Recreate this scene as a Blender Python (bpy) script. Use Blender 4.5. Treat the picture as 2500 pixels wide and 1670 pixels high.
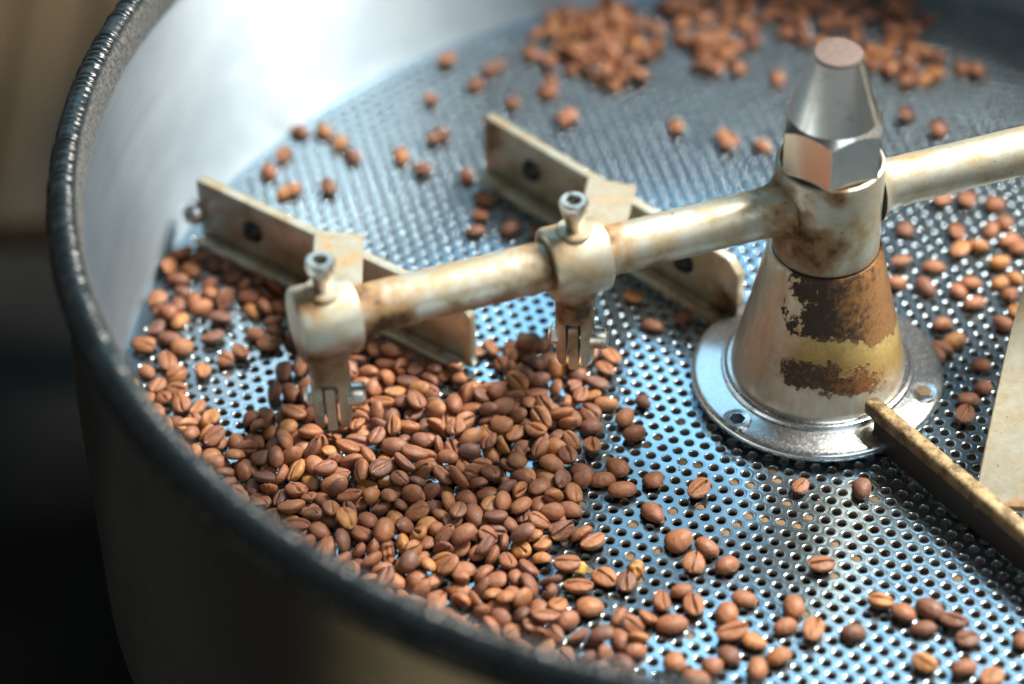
import bpy, bmesh, math, random
import numpy as np
from mathutils import Vector, Matrix, Quaternion

# ------------------------------------------------------------------ scene, camera, light
sc = bpy.context.scene
for o in list(bpy.data.objects): bpy.data.objects.remove(o)
COL = sc.collection
MM = 0.001                                    # everything below is written in millimetres

CAM = np.array([-98.456, -656.784, 600.279])
FW = np.array([0.00292147, 0.7503333, -0.66105325])
RT = np.array([0.99950212, -0.02295897, -0.02164252])
UP = np.array([0.0314162, 0.6606609, 0.7500268])
FPX = 6855.989
cd = bpy.data.cameras.new('camera'); cam = bpy.data.objects.new('camera', cd); COL.objects.link(cam)
cd.sensor_width = 36.0; cd.lens = FPX / 2500 * 36
cd.clip_start = 0.05; cd.clip_end = 30
cam.matrix_world = Matrix(((RT[0], UP[0], -FW[0], CAM[0]*MM), (RT[1], UP[1], -FW[1], CAM[1]*MM),
                           (RT[2], UP[2], -FW[2], CAM[2]*MM), (0, 0, 0, 1)))
cd.dof.use_dof = True; cd.dof.focus_distance = 0.852; cd.dof.aperture_fstop = 4.0; cd.dof.aperture_blades = 0
sc.camera = cam

w = bpy.data.worlds.new('World'); sc.world = w; w.use_nodes = True
nt = w.node_tree; bg = nt.nodes['Background']
# a dim room: greyish walls round about, a darker ceiling
tcw = nt.nodes.new('ShaderNodeTexCoord'); spw = nt.nodes.new('ShaderNodeSeparateXYZ'); mr = nt.nodes.new('ShaderNodeMapRange'); mr.interpolation_type = 'SMOOTHSTEP'
nt.links.new(tcw.outputs['Generated'], spw.inputs[0]); nt.links.new(spw.outputs[2], mr.inputs[0])
mr.inputs[1].default_value = .15; mr.inputs[2].default_value = .5; mr.inputs[3].default_value = .26; mr.inputs[4].default_value = .035
bg.inputs[0].default_value = (0.88, 0.92, 0.95, 1); nt.links.new(mr.outputs[0], bg.inputs[1])

def area(name, az, el, dist, size, power, color, tgt=(0, 0, 0), sy=None):
    ld = bpy.data.lights.new(name, 'AREA'); lo = bpy.data.objects.new(name, ld); COL.objects.link(lo)
    ld.shape = 'RECTANGLE' if sy else 'DISK'; ld.size = size
    if sy: ld.size_y = sy
    ld.energy = power; ld.color = color
    d = Vector((math.cos(el)*math.cos(az), math.cos(el)*math.sin(az), math.sin(el)))
    lo.location = Vector(tgt) + d*dist
    lo.rotation_euler = (-d).to_track_quat('-Z', 'Y').to_euler()
    return lo
R_ = math.radians
area('window_light', R_(29), R_(56), 1.7, 0.68, 92, (1.0, 0.94, 0.85))
area('front_fill', R_(-62), R_(46), 1.9, 1.3, 9.0, (0.82, 0.93, 1.0))  # added fill lamp, lifts the camera-side faces and the back wall
area('sky_window', R_(96), R_(45), 1.9, 1.3, 7.2, (0.42, 0.75, 1.0), sy=0.95)

vs = sc.view_settings
vs.view_transform = 'Standard'; vs.look = 'None'; vs.exposure = 0.0; vs.gamma = 1.0; vs.use_curve_mapping = False
sc.render.engine = 'CYCLES'
sc.cycles.max_bounces = 4; sc.cycles.glossy_bounces = 3; sc.cycles.diffuse_bounces = 2; sc.cycles.transmission_bounces = 0; sc.cycles.volume_bounces = 0; sc.cycles.use_denoising = True
sc.cycles.caustics_reflective = False; sc.cycles.caustics_refractive = False
sc.cycles.sample_clamp_indirect = 4

# ------------------------------------------------------------------ helpers
def unproj(u, v, z):
    """photo pixel (2500 wide) -> point on the level z, used once to survey where things stand"""
    d = (u-1250)/FPX*RT - (v-835)/FPX*UP + FW
    return CAM + d*((z-CAM[2])/d[2])

def obj(name, v, f, mat, parent=None, smooth=True, angle=35, link=True):
    me = bpy.data.meshes.new(name)
    v = np.asarray(v, dtype=float)*MM
    me.from_pydata(v.tolist(), [], [tuple(int(i) for i in q) for q in f]); me.validate()
    bm = bmesh.new(); bm.from_mesh(me); bmesh.ops.recalc_face_normals(bm, faces=bm.faces); bm.to_mesh(me); bm.free()
    for m in (mat if isinstance(mat, (list, tuple)) else [mat]): me.materials.append(m)
    if smooth:
        me.shade_smooth(); me.set_sharp_from_angle(angle=math.radians(angle))
    o = bpy.data.objects.new(name, me)
    if link: COL.objects.link(o)
    if parent: o.parent = parent
    return o

def empty(name, label, cat, loc=(0, 0, 0), group=None):
    o = bpy.data.objects.new(name, None); COL.objects.link(o); o.location = [c*MM for c in loc]
    o.empty_display_size = 0.01
    return tag(o, label, cat, group)
def tag(o, label=None, cat=None, group=None, kind=None):
    if label: o['label'] = label
    if cat: o['category'] = cat
    if group: o['group'] = group
    if kind: o['kind'] = kind
    return o

def merge(*parts):
    V, F, n = [], [], 0
    for v, f in parts:
        v = np.asarray(v, dtype=float); V.append(v); F += [tuple(i+n for i in q) for q in f]; n += len(v)
    return np.vstack(V), F
def lathe(prof, n=64, cap0=True, cap1=True, c=(0, 0, 0)):
    V, F = [], []
    for r, z in prof:
        for i in range(n):
            t = 2*math.pi*i/n; V.append((c[0]+r*math.cos(t), c[1]+r*math.sin(t), c[2]+z))
    for k in range(len(prof)-1):
        for i in range(n):
            j = (i+1) % n; F.append((k*n+i, k*n+j, (k+1)*n+j, (k+1)*n+i))
    if cap0: F.append(tuple(range(n))[::-1])
    if cap1: F.append(tuple(range((len(prof)-1)*n, len(prof)*n)))
    return np.array(V), F
def frame(d):
    d = np.array(d, float); d /= np.linalg.norm(d)
    a = np.array([0, 0, 1.]) if abs(d[2]) < .9 else np.array([1., 0, 0])
    x = np.cross(a, d); x /= np.linalg.norm(x); y = np.cross(d, x)
    return x, y, d
def along(prof, p, d, n=48, cap0=True, cap1=True):
    """lathe profile (r, s) turned about the axis from p in direction d"""
    v, f = lathe(prof, n, cap0, cap1); x, y, d = frame(d)
    return np.array(p) + v[:, 0:1]*x + v[:, 1:2]*y + v[:, 2:3]*d, f
def block(c, ax, ay, az, dims, bev=0.4, seg=2):
    bm = bmesh.new(); bmesh.ops.create_cube(bm, size=1)
    for q in bm.verts: q.co = Vector((q.co.x*dims[0], q.co.y*dims[1], q.co.z*dims[2]))
    if bev: bmesh.ops.bevel(bm, geom=list(bm.edges), offset=bev, segments=seg, affect='EDGES', profile=.5)
    bm.verts.index_update()
    v = np.array([tuple(q.co) for q in bm.verts]); f = [tuple(q.index for q in g.verts) for g in bm.faces]; bm.free()
    ax, ay, az = (np.array(k, float) for k in (ax, ay, az))
    return np.array(c) + v[:, 0:1]*ax + v[:, 1:2]*ay + v[:, 2:3]*az, f
def prism(poly, t, o, ax, ay, az, bev=0.4):
    """flat outline (in ax, az) with thickness t along ay"""
    bm = bmesh.new(); vs_ = [bm.verts.new((x, -t/2, z)) for x, z in poly]; face = bm.faces.new(vs_)
    g = bmesh.ops.extrude_face_region(bm, geom=[face])
    for q in g['geom']:
        if isinstance(q, bmesh.types.BMVert): q.co.y += t
    if bev: bmesh.ops.bevel(bm, geom=list(bm.edges), offset=bev, segments=2, affect='EDGES', profile=.5)
    bm.verts.index_update()
    v = np.array([tuple(q.co) for q in bm.verts]); f = [tuple(q.index for q in k.verts) for k in bm.faces]; bm.free()
    ax, ay, az = (np.array(k, float) for k in (ax, ay, az))
    return np.array(o) + v[:, 0:1]*ax + v[:, 1:2]*ay + v[:, 2:3]*az, f
def ribbon(keys, width, thick, n=40):
    """flat bar swept through keys (centre, width direction), Catmull-Rom"""
    C = np.array([k[0] for k in keys], float); W = np.array([k[1] for k in keys], float)
    W /= np.linalg.norm(W, axis=1)[:, None]
    def cr(P, t):
        k = min(int(t), len(P)-2); u = t-k
        p0, p1, p2, p3 = P[max(k-1, 0)], P[k], P[k+1], P[min(k+2, len(P)-1)]
        return .5*((2*p1)+(-p0+p2)*u+(2*p0-5*p1+4*p2-p3)*u*u+(-p0+3*p1-3*p2+p3)*u**3)
    ts = np.linspace(0, len(keys)-1, n); P = np.array([cr(C, t) for t in ts]); D = np.gradient(P, axis=0)
    V, F = [], []
    for i in range(n):
        d = D[i]/np.linalg.norm(D[i]); wd = cr(W, ts[i]); wd -= d*(wd@d); wd /= np.linalg.norm(wd); nn = np.cross(d, wd)
        h, q, b = width/2, thick/2, .5
        for x, y in ((-h, -q+b), (-h+b, -q), (h-b, -q), (h, -q+b), (h, q-b), (h-b, q), (-h+b, q), (-h, q-b)): V.append(P[i]+wd*x+nn*y)
    for i in range(n-1):
        for k in range(8): F.append((i*8+k, i*8+(k+1) % 8, (i+1)*8+(k+1) % 8, (i+1)*8+k))
    F += [tuple(range(8)), tuple(range((n-1)*8, n*8))]
    return np.array(V), F

# ------------------------------------------------------------------ materials
class NT:
    def __init__(s, name):
        s.m = bpy.data.materials.new(name); s.m.use_nodes = True; s.t = s.m.node_tree; s.p = s.t.nodes['Principled BSDF']
        tc = s.t.nodes.new('ShaderNodeTexCoord'); mp = s.t.nodes.new('ShaderNodeMapping'); mp.inputs['Scale'].default_value = (1000, 1000, 1000)
        s.t.links.new(tc.outputs['Object'], mp.inputs[0]); s.co = mp.outputs[0]; s.sep = None
    def n(s, typ, **kw):
        q = s.t.nodes.new(typ)
        for k, v in kw.items(): setattr(q, k, v)
        return q
    def set(s, sock, v):
        if hasattr(v, 'is_linked') or isinstance(v, bpy.types.NodeSocket): s.t.links.new(v, sock)
        else: sock.default_value = v
    def xyz(s):
        if not s.sep:
            s.sep = s.n('ShaderNodeSeparateXYZ'); s.t.links.new(s.co, s.sep.inputs[0])
        return s.sep.outputs
    def math(s, op, a, b=0.0, c=None):
        q = s.n('ShaderNodeMath', operation=op); s.set(q.inputs[0], a); s.set(q.inputs[1], b)
        if c is not None: s.set(q.inputs[2], c)
        return q.outputs[0]
    def noise(s, scale, detail=4, rough=.55, co=None, dist=0.0):
        q = s.n('ShaderNodeTexNoise'); q.inputs['Scale'].default_value = scale; q.inputs['Detail'].default_value = detail
        q.inputs['Roughness'].default_value = rough; q.inputs['Distortion'].default_value = dist
        s.t.links.new(co or s.co, q.inputs['Vector']); return q.outputs['Fac']
    def stretch(s, sx, sy, sz):
        q = s.n('ShaderNodeMapping'); q.inputs['Scale'].default_value = (sx, sy, sz); s.t.links.new(s.co, q.inputs[0]); return q.outputs[0]
    def ramp(s, fac, a, b, lo=0.0, hi=1.0):
        q = s.n('ShaderNodeMapRange', interpolation_type='SMOOTHSTEP'); s.set(q.inputs[0], fac)
        q.inputs[1].default_value = a; q.inputs[2].default_value = b; q.inputs[3].default_value = lo; q.inputs[4].default_value = hi
        return q.outputs[0]
    def mix(s, fac, a, b):
        q = s.n('ShaderNodeMix', data_type='RGBA'); s.set(q.inputs[0], fac)
        for sk, v in ((q.inputs[6], a), (q.inputs[7], b)):
            s.set(sk, v if not isinstance(v, tuple) else (*v, 1)[:4])
        return q.outputs[2]
    def out(s, color=None, rough=None, metal=None, bump=None, bdist=0.1, **kw):
        P = s.p.inputs
        if color is not None: s.set(P['Base Color'], (*color, 1) if isinstance(color, tuple) else color)
        if rough is not None: s.set(P['Roughness'], rough)
        if metal is not None: s.set(P['Metallic'], metal)
        for k, v in kw.items(): s.set(P[k.replace('_', ' ')], v)
        if bump is not None:
            b = s.n('ShaderNodeBump'); b.inputs['Strength'].default_value = 1; b.inputs['Distance'].default_value = bdist*MM
            s.t.links.new(bump, b.inputs['Height']); s.t.links.new(b.outputs[0], P['Normal'])
        return s.m

def m_plate():
    n = NT('perforated_steel')
    fine = n.noise(.9, 5, .6); big = n.noise(.018, 3); scr = n.noise(1.0, 4, .6, n.stretch(.12, 2.2, 1))
    x, y, z = n.xyz()
    # darker, ragged-edged patch of the sheet in front of the hub
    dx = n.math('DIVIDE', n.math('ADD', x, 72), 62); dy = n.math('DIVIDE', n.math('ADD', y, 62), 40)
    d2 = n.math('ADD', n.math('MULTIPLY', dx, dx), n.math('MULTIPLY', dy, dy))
    patch = n.ramp(n.math('ADD', d2, n.math('MULTIPLY', n.math('SUBTRACT', n.noise(.05, 4), .5), 1.2)), 1.15, .25)
    col = n.mix(n.math('MULTIPLY', patch, .62), (.50, .66, .76), (.10, .10, .105))
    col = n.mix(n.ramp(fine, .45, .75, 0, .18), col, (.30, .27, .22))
    ro = n.math('ADD', n.ramp(scr, .3, .7, .11, .18), n.math('MULTIPLY', patch, .05))
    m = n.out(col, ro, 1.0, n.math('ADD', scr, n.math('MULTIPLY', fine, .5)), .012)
    # satin lobe of the worn, etched sheet over the polished one
    p2 = n.n('ShaderNodeBsdfAnisotropic'); n.set(p2.inputs['Color'], col); p2.inputs['Roughness'].default_value = .46
    n.t.links.new(n.p.inputs['Normal'].links[0].from_socket, p2.inputs['Normal'])
    mx = n.n('ShaderNodeMixShader'); mx.inputs[0].default_value = .07
    n.t.links.new(n.p.outputs[0], mx.inputs[1]); n.t.links.new(p2.outputs[0], mx.inputs[2])
    n.t.links.new(mx.outputs[0], n.t.nodes['Material Output'].inputs['Surface'])
    return m
def m_holewall():
    n = NT('hole_grime'); f = n.noise(.35, 5, .6); g = n.noise(.06, 3)
    col = n.mix(n.ramp(n.math('ADD', f, n.math('SUBTRACT', g, .5)), .38, .62), (.42, .42, .40), (.26, .17, .09))
    return n.out(col, .5, .55, f, .05)
def m_wall():
    n = NT('brushed_steel_wall'); x, y, z = n.xyz()
    st = n.noise(1.0, 5, .65, n.stretch(.01, .01, 1.5)); big = n.noise(.02, 3)
    col = n.mix(n.ramp(big, .3, .7), (.39, .45, .50), (.30, .36, .41))
    m = n.out(col, n.ramp(st, .3, .7, .48, .58), 1.0, st, .01, Anisotropic=.95, Anisotropic_Rotation=.25)
    tg = n.n('ShaderNodeTangent', direction_type='RADIAL', axis='Z'); n.t.links.new(tg.outputs[0], n.p.inputs['Tangent'])
    return m
def m_trim():
    n = NT('black_edge_trim'); f = n.noise(.9, 6, .65); g = n.noise(.25, 3)
    x, y, z = n.xyz(); r = n.math('SQRT', n.math('ADD', n.math('MULTIPLY', x, x), n.math('MULTIPLY', y, y)))
    inner = n.ramp(r, 221.6, 220.4)
    col = n.mix(inner, (.012, .019, .022), n.mix(n.ramp(f, .35, .65), (.16, .16, .15), (.05, .055, .055)))
    return n.out(col, n.ramp(g, .3, .7, .18, .34), 0.0, n.math('ADD', n.math('MULTIPLY', f, .5), g), .20)
def m_plain(name, col, rough, metal=0.0, bump=None, bd=.05):
    n = NT(name); f = n.noise(bump or .3, 4)
    c2 = tuple(c*.75 for c in col)
    return n.out(n.mix(n.ramp(f, .35, .7), col, c2), n.ramp(f, .3, .7, rough*.9, min(1, rough*1.15)), metal, f, bd)
def m_nickel(name, hot):
    """cream nickel with burnt brown stains; hot = list of (x, y, z, radius) where the heat marks sit"""
    n = NT(name); x, y, z = n.xyz()
    f = n.noise(.10, 6, .6); g = n.noise(.9, 4, .6); sp = n.noise(.45, 3, .5)
    tot = None
    for hx, hy, hz, hr in hot:
        v = n.n('ShaderNodeVectorMath', operation='DISTANCE'); n.t.links.new(n.co, v.inputs[0]); v.inputs[1].default_value = (hx, hy, hz)
        k = n.ramp(v.outputs['Value'], hr, hr*.25); tot = k if tot is None else n.math('MAXIMUM', tot, k)
    st = n.ramp(n.math('ADD', f, n.math('MULTIPLY', tot, .34)) if tot is not None else f, .48, .82)
    burnt = n.ramp(n.math('ADD', f, n.math('MULTIPLY', tot, .26)) if tot is not None else f, .70, .84)
    col = n.mix(n.ramp(f, .3, .65), (.60, .59, .50), (.50, .44, .30))
    col = n.mix(n.math('MULTIPLY', st, .9), col, (.33, .18, .06))
    col = n.mix(n.math('MULTIPLY', burnt, .95), col, (.055, .03, .014))
    col = n.mix(n.ramp(sp, .70, .74, 0, .8), col, (.20, .10, .04))
    met = n.math('SUBTRACT', .62, n.math('MULTIPLY', st, .6))
    return n.out(col, n.math('ADD', n.ramp(g, .3, .7, .34, .46), n.math('MULTIPLY', st, .2)), met, n.math('ADD', n.math('MULTIPLY', g, .4), sp), .06)
def m_cone():
    n = NT('stained_cone'); x, y, z = n.xyz()
    f = n.noise(.13, 7, .62); g = n.noise(.55, 6, .65); h = n.noise(.35, 3, .5, n.stretch(1, 1, .25)); fl = n.noise(.9, 5, .7, n.stretch(1.6, 1, .5), 1.2)
    metal = n.mix(n.ramp(h, .35, .65), (.86, .82, .69), (.76, .68, .50))
    nf = n.math('SUBTRACT', f, .5); ng = n.math('SUBTRACT', g, .5)
    zz = n.math('ADD', z, n.math('MULTIPLY', n.math('MAXIMUM', x, 0.0), .40))
    rag = n.math('ADD', n.math('MULTIPLY', nf, 16), n.math('MULTIPLY', ng, 7))
    zs = n.math('ADD', zz, rag); xs = n.math('ADD', x, n.math('ADD', n.math('MULTIPLY', nf, 26), n.math('MULTIPLY', ng, 10)))
    # yellow oil film over most of the front
    film = n.math('MULTIPLY', n.ramp(zs, 24, 29), n.ramp(xs, -15, -6))
    col = n.mix(n.math('MULTIPLY', film, .9), metal, n.mix(n.ramp(g, .35, .7), (.72, .52, .15), (.52, .32, .07)))
    halo = n.math('MULTIPLY', n.math('MULTIPLY', n.ramp(zs, 17, 23), n.ramp(zs, 36, 30)), n.ramp(xs, -20, -10))
    col = n.mix(n.math('MULTIPLY', halo, .55), col, (.42, .24, .07))
    # lower ring of burnt drips
    low = n.math('MULTIPLY', n.math('MULTIPLY', n.ramp(zs, 20.2, 20.9), n.ramp(n.math('ADD', zs, n.math('MULTIPLY', ng, 8)), 30, 27)), n.math('MULTIPLY', n.ramp(xs, -14, -12.5), n.ramp(n.math('ADD', x, n.math('MULTIPLY', ng, 20)), 18, 14)))
    col = n.mix(n.math('MULTIPLY', low, .96), col, n.mix(n.ramp(n.math('ADD', g, n.math('MULTIPLY', x, .010)), .40, .66), (.030, .013, .006), (.30, .12, .03)))
    # upper crust with pale flakes and chipped patches
    crust = n.math('MULTIPLY', n.ramp(n.math('ADD', zz, n.math('ADD', n.math('MULTIPLY', nf, 9), n.math('MULTIPLY', ng, 5))), 37.4, 38.0), n.ramp(xs, -11, -10))
    chip = n.ramp(n.math('ADD', n.noise(.30, 3, .6), n.math('MULTIPLY', n.math('MULTIPLY', x, -.010), 1.0)), .70, .715)
    crust = n.math('MULTIPLY', crust, n.math('SUBTRACT', 1.0, chip))
    cc = n.mix(n.ramp(n.math('ADD', n.math('MULTIPLY', x, .020), n.math('ADD', g, nf)), .42, .85), (.028, .013, .007), (.36, .17, .055))
    cc = n.mix(n.ramp(fl, .655, .67, 0, .75), cc, (.50, .37, .17))
    col = n.mix(n.math('MULTIPLY', crust, .98), col, cc)
    dirt = n.math('MAXIMUM', crust, low)
    met = n.math('MULTIPLY', .30, n.math('SUBTRACT', 1.0, n.math('MAXIMUM', dirt, n.math('MULTIPLY', film, .8))))
    ro = n.math('ADD', .33, n.math('MULTIPLY', dirt, .22))
    bh = n.math('ADD', n.math('MULTIPLY', dirt, .5), n.math('ADD', n.math('MULTIPLY', n.math('MULTIPLY', fl, dirt), .8), n.math('MULTIPLY', g, .10)))
    return n.out(col, ro, met, bh, .40)
def m_worn(name):
    n = NT(name); f = n.noise(.22, 7, .68); g = n.noise(1.1, 5, .65)
    col = n.mix(n.ramp(f, .40, .62), (.42, .31, .16), (.13, .082, .036)); col = n.mix(n.ramp(g, .58, .66, 0, .7), col, (.05, .032, .018))
    return n.out(col, n.ramp(g, .3, .7, .42, .65), .25, n.math('ADD', f, g), .18)
def m_steel(name, col=(.72, .74, .74), rough=.22, dirt=.5):
    n = NT(name); f = n.noise(.22, 5, .6); g = n.noise(1.1, 4, .6)
    c = n.mix(n.ramp(f, .55, .75, 0, dirt), col, (.22, .15, .08))
    return n.out(c, n.ramp(g, .3, .7, rough*.8, rough*1.3), .95, g, .006)
def m_bean(name, attr):
    n = NT(name)
    if attr:
        a = n.n('ShaderNodeAttribute', attribute_name='tone'); rnd = a.outputs['Fac']
    else:
        a = n.n('ShaderNodeObjectInfo'); sp_ = n.n('ShaderNodeSeparateColor'); n.t.links.new(a.outputs['Color'], sp_.inputs[0]); rnd = sp_.outputs[0]
    cr = n.n('ShaderNodeAttribute', attribute_name='crease').outputs['Fac']
    q = n.n('ShaderNodeValToRGB'); el = q.color_ramp.elements
    stops = [(0, (.15, .072, .052)), (.12, (.215, .092, .058)), (.32, (.285, .115, .060)), (.6, (.345, .140, .066)), (.88, (.405, .172, .073)), (1, (.52, .24, .078))]
    el[0].position = 0; el[0].color = (*stops[0][1], 1); el[1].position = 1; el[1].color = (*stops[-1][1], 1)
    for p_, c_ in stops[1:-1]:
        e = el.new(p_); e.color = (*c_, 1)
    n.t.links.new(rnd, q.inputs[0])
    f = n.noise(.35, 5, .6); w_ = n.noise(.8, 5, .65, None, .8); g = n.noise(2.2, 3, .6)
    col = n.mix(n.ramp(f, .40, .72, 0, .6), q.outputs[0], (.14, .066, .045))
    col = n.mix(n.ramp(n.noise(.22, 3), .5, .72, 0, .35), col, (.42, .22, .11))
    col = n.mix(n.ramp(g, .62, .75, 0, .25), col, (.42, .25, .12))
    col = n.mix(n.math('MULTIPLY', n.ramp(cr, .55, .95), n.ramp(f, .38, .55)), col, (.47, .27, .10))     # silverskin left in the seam
    return n.out(col, n.ramp(f, .3, .7, .40, .54), 0.0, n.math('ADD', n.math('MULTIPLY', f, .5), n.math('ADD', n.math('MULTIPLY', w_, .8), n.math('MULTIPLY', g, .15))), .30, Specular_IOR_Level=.42)

ARM_PH = math.radians(17.927); AD = np.array([math.cos(ARM_PH), math.sin(ARM_PH), 0.]); AZ = 75.2
CL = {1: -157.0, 2: -81.0, 3: 81.0}
def armp(t): return np.array([t*AD[0], t*AD[1], AZ])
hot = [(*armp(-8), 26), (*(armp(-92)), 15), (*(armp(-70)), 13), (*(armp(-143)), 20), (*(armp(-108)-np.array([0, 0, 7])), 16), (*(armp(-128)-np.array([0, 0, 7])), 12), (*(armp(-55)-np.array([0, 4, 5])), 9)]
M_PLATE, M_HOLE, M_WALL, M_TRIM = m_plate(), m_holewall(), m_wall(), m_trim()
M_SHELL = m_plain('dark_polished_shell', (.20, .195, .18), .25, 1.0, .02, .02)
M_DARK = m_plain('dark_plenum', (.012, .011, .010), .8)  # plain near-black tray floor under the holes
M_ARM = m_nickel('stained_nickel_arm', hot)
M_CLAMP = m_nickel('stained_nickel_clamp', [(*(armp(-157)-np.array([0, 6, 11])), 17), (*(armp(-157)+np.array([-4, -4, 11])), 8), (*(armp(-81)-np.array([0, 4, 13])), 13), (*(armp(-90)), 12), (-78, -29, 58, 10)])
M_COLLAR = m_nickel('stained_nickel_collar', [(*armp(-20), 20), (-6, -15, 68, 13), (0, -16, 88, 6)])
M_BLADE = m_nickel('tan_blade', [(-25, 30, 8, 13), (-33, 26, 3, 9), (-100, 108, 20, 9)])
M_BRACKET = m_nickel('tan_bracket', [(48, -76, 15, 9), (-77, -22, 50, 14)])
M_BAR = m_worn('worn_golden_bar'); M_WEB = m_plain('shaded_web', (.030, .022, .015), .6, 0, .4, .2)  # web painted near-black to carry the shade of its unlit face
M_CONE = m_cone(); M_STEEL = m_steel('polished_steel'); M_BOLT = m_steel('stained_bolt', (.62, .58, .50), .30, .8); M_FLANGE = m_steel('turned_steel', (.70, .74, .75), .22, .12)
M_NUT = m_steel('plated_nut', (.86, .86, .80), .20, .40); M_TOP = m_plain('nut_top', (.17, .125, .105), .5, .15, .5, .05)
M_BLACKBOLT = m_plain('black_oxide_bolt', (.018, .018, .022), .35, .4)
M_CHAFF = m_plain('tan_chaff', (.22, .145, .078), .8, 0, .8, .15)
M_SKIN = m_plain('golden_silverskin', (.62, .38, .08), .45, 0, .5, .1)
M_BEAN, M_BEANS = m_bean('roasted_bean', False), m_bean('roasted_bean_mass', True)

# ------------------------------------------------------------------ background: floor and wooden things
def m_wood(name, c1, c2):
    n = NT(name); f = n.noise(.02, 5, .6, n.stretch(1, .06, 1)); g = n.noise(.006, 3)
    return n.out(n.mix(n.ramp(n.math('ADD', f, n.math('SUBTRACT', g, .5)), .35, .65), c1, c2), .55, 0, f, .3)
M_WOOD = m_wood('tan_wood', (.17, .115, .055), (.07, .047, .024))
M_PALE = m_wood('pale_wood', (.75, .64, .42), (.60, .49, .28))
M_BLOCKER = m_plain('black_enamel', (.022, .021, .020), .5); M_BLOCKER2 = m_plain('cast_iron', (.05, .05, .05), .5, .6)
M_FLOOR = m_plain('dark_concrete', (.045, .044, .042), .95, 0, .01, .5); M_FLOOR.node_tree.nodes['Principled BSDF'].inputs['Specular IOR Level'].default_value = .1
fl = obj('floor', [(-4000, -3000, -650), (4000, -3000, -650), (4000, 6000, -650), (-4000, 6000, -650)], [(0, 1, 2, 3)], M_FLOOR, smooth=False)
tag(fl, 'dark concrete floor far below the tray', None, kind='structure')
X, Y, Z = (1, 0, 0), (0, 1, 0), (0, 0, 1)
P0 = unproj(20, 215, -340)
bench = empty('wooden_bench', 'blurred tan slatted wooden bench beyond the left rim of the tray', 'bench', (P0[0], P0[1], -650))
for k in range(7):
    xx = -165 + k*46
    obj('slat', *block((xx, 8*(k % 3), 300), X, Y, Z, (40, 260, 22), 2), M_WOOD, bench)
for sx in (-150, 100):
    for sy in (-100, 100): obj('leg', *block((sx, sy, 144), X, Y, Z, (36, 36, 288), 2), M_WOOD, bench)
stool = empty('wooden_stool', 'khaki wooden stool seen as a blurred reflection in the tray side below the front rim', 'stool', (-405, -410, -650))
for k in range(6): obj('slat', *block((-150 + k*60, 0, 330), X, Y, Z, (54, 300, 24), 2), M_PALE, stool)
for sx in (-130, 130):
    for sy in (-110, 110): obj('leg', *block((sx, sy, 159), X, Y, Z, (34, 34, 318), 2), M_WOOD, stool)

# unseen roaster-like body, added behind the right rim to shade the far right
ro = empty('shade_blocker', 'unseen dark body added behind the right back rim to shade the tray', 'light blocker', (290, 470, -650))
obj('body', *block((0, 0, 530), X, Y, Z, (470, 390, 1060), 18, 4), M_BLOCKER, ro)
obj('blocker_face', *along([(150, 0), (150, 10), (142, 14), (20, 14)], (0, -195, 860), (0, -1, 0), 72), M_BLOCKER2, ro)
dr = obj('blocker_door', *block((0, -212, 790), X, Y, Z, (110, 14, 90), 4, 2), M_BLOCKER, ro)
obj('handle', *along([(9, 0), (9, 70), (14, 78), (12, 92)], (0, -218, 810), (0, -.6, .8), 24), M_BLOCKER2, dr)
for sx in (-200, 200):
    for sy in (-160, 160): obj('foot', *lathe([(26, -4), (26, 6), (18, 12)], 24, True, True, (sx, sy, 4)), M_BLOCKER2, ro)

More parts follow.
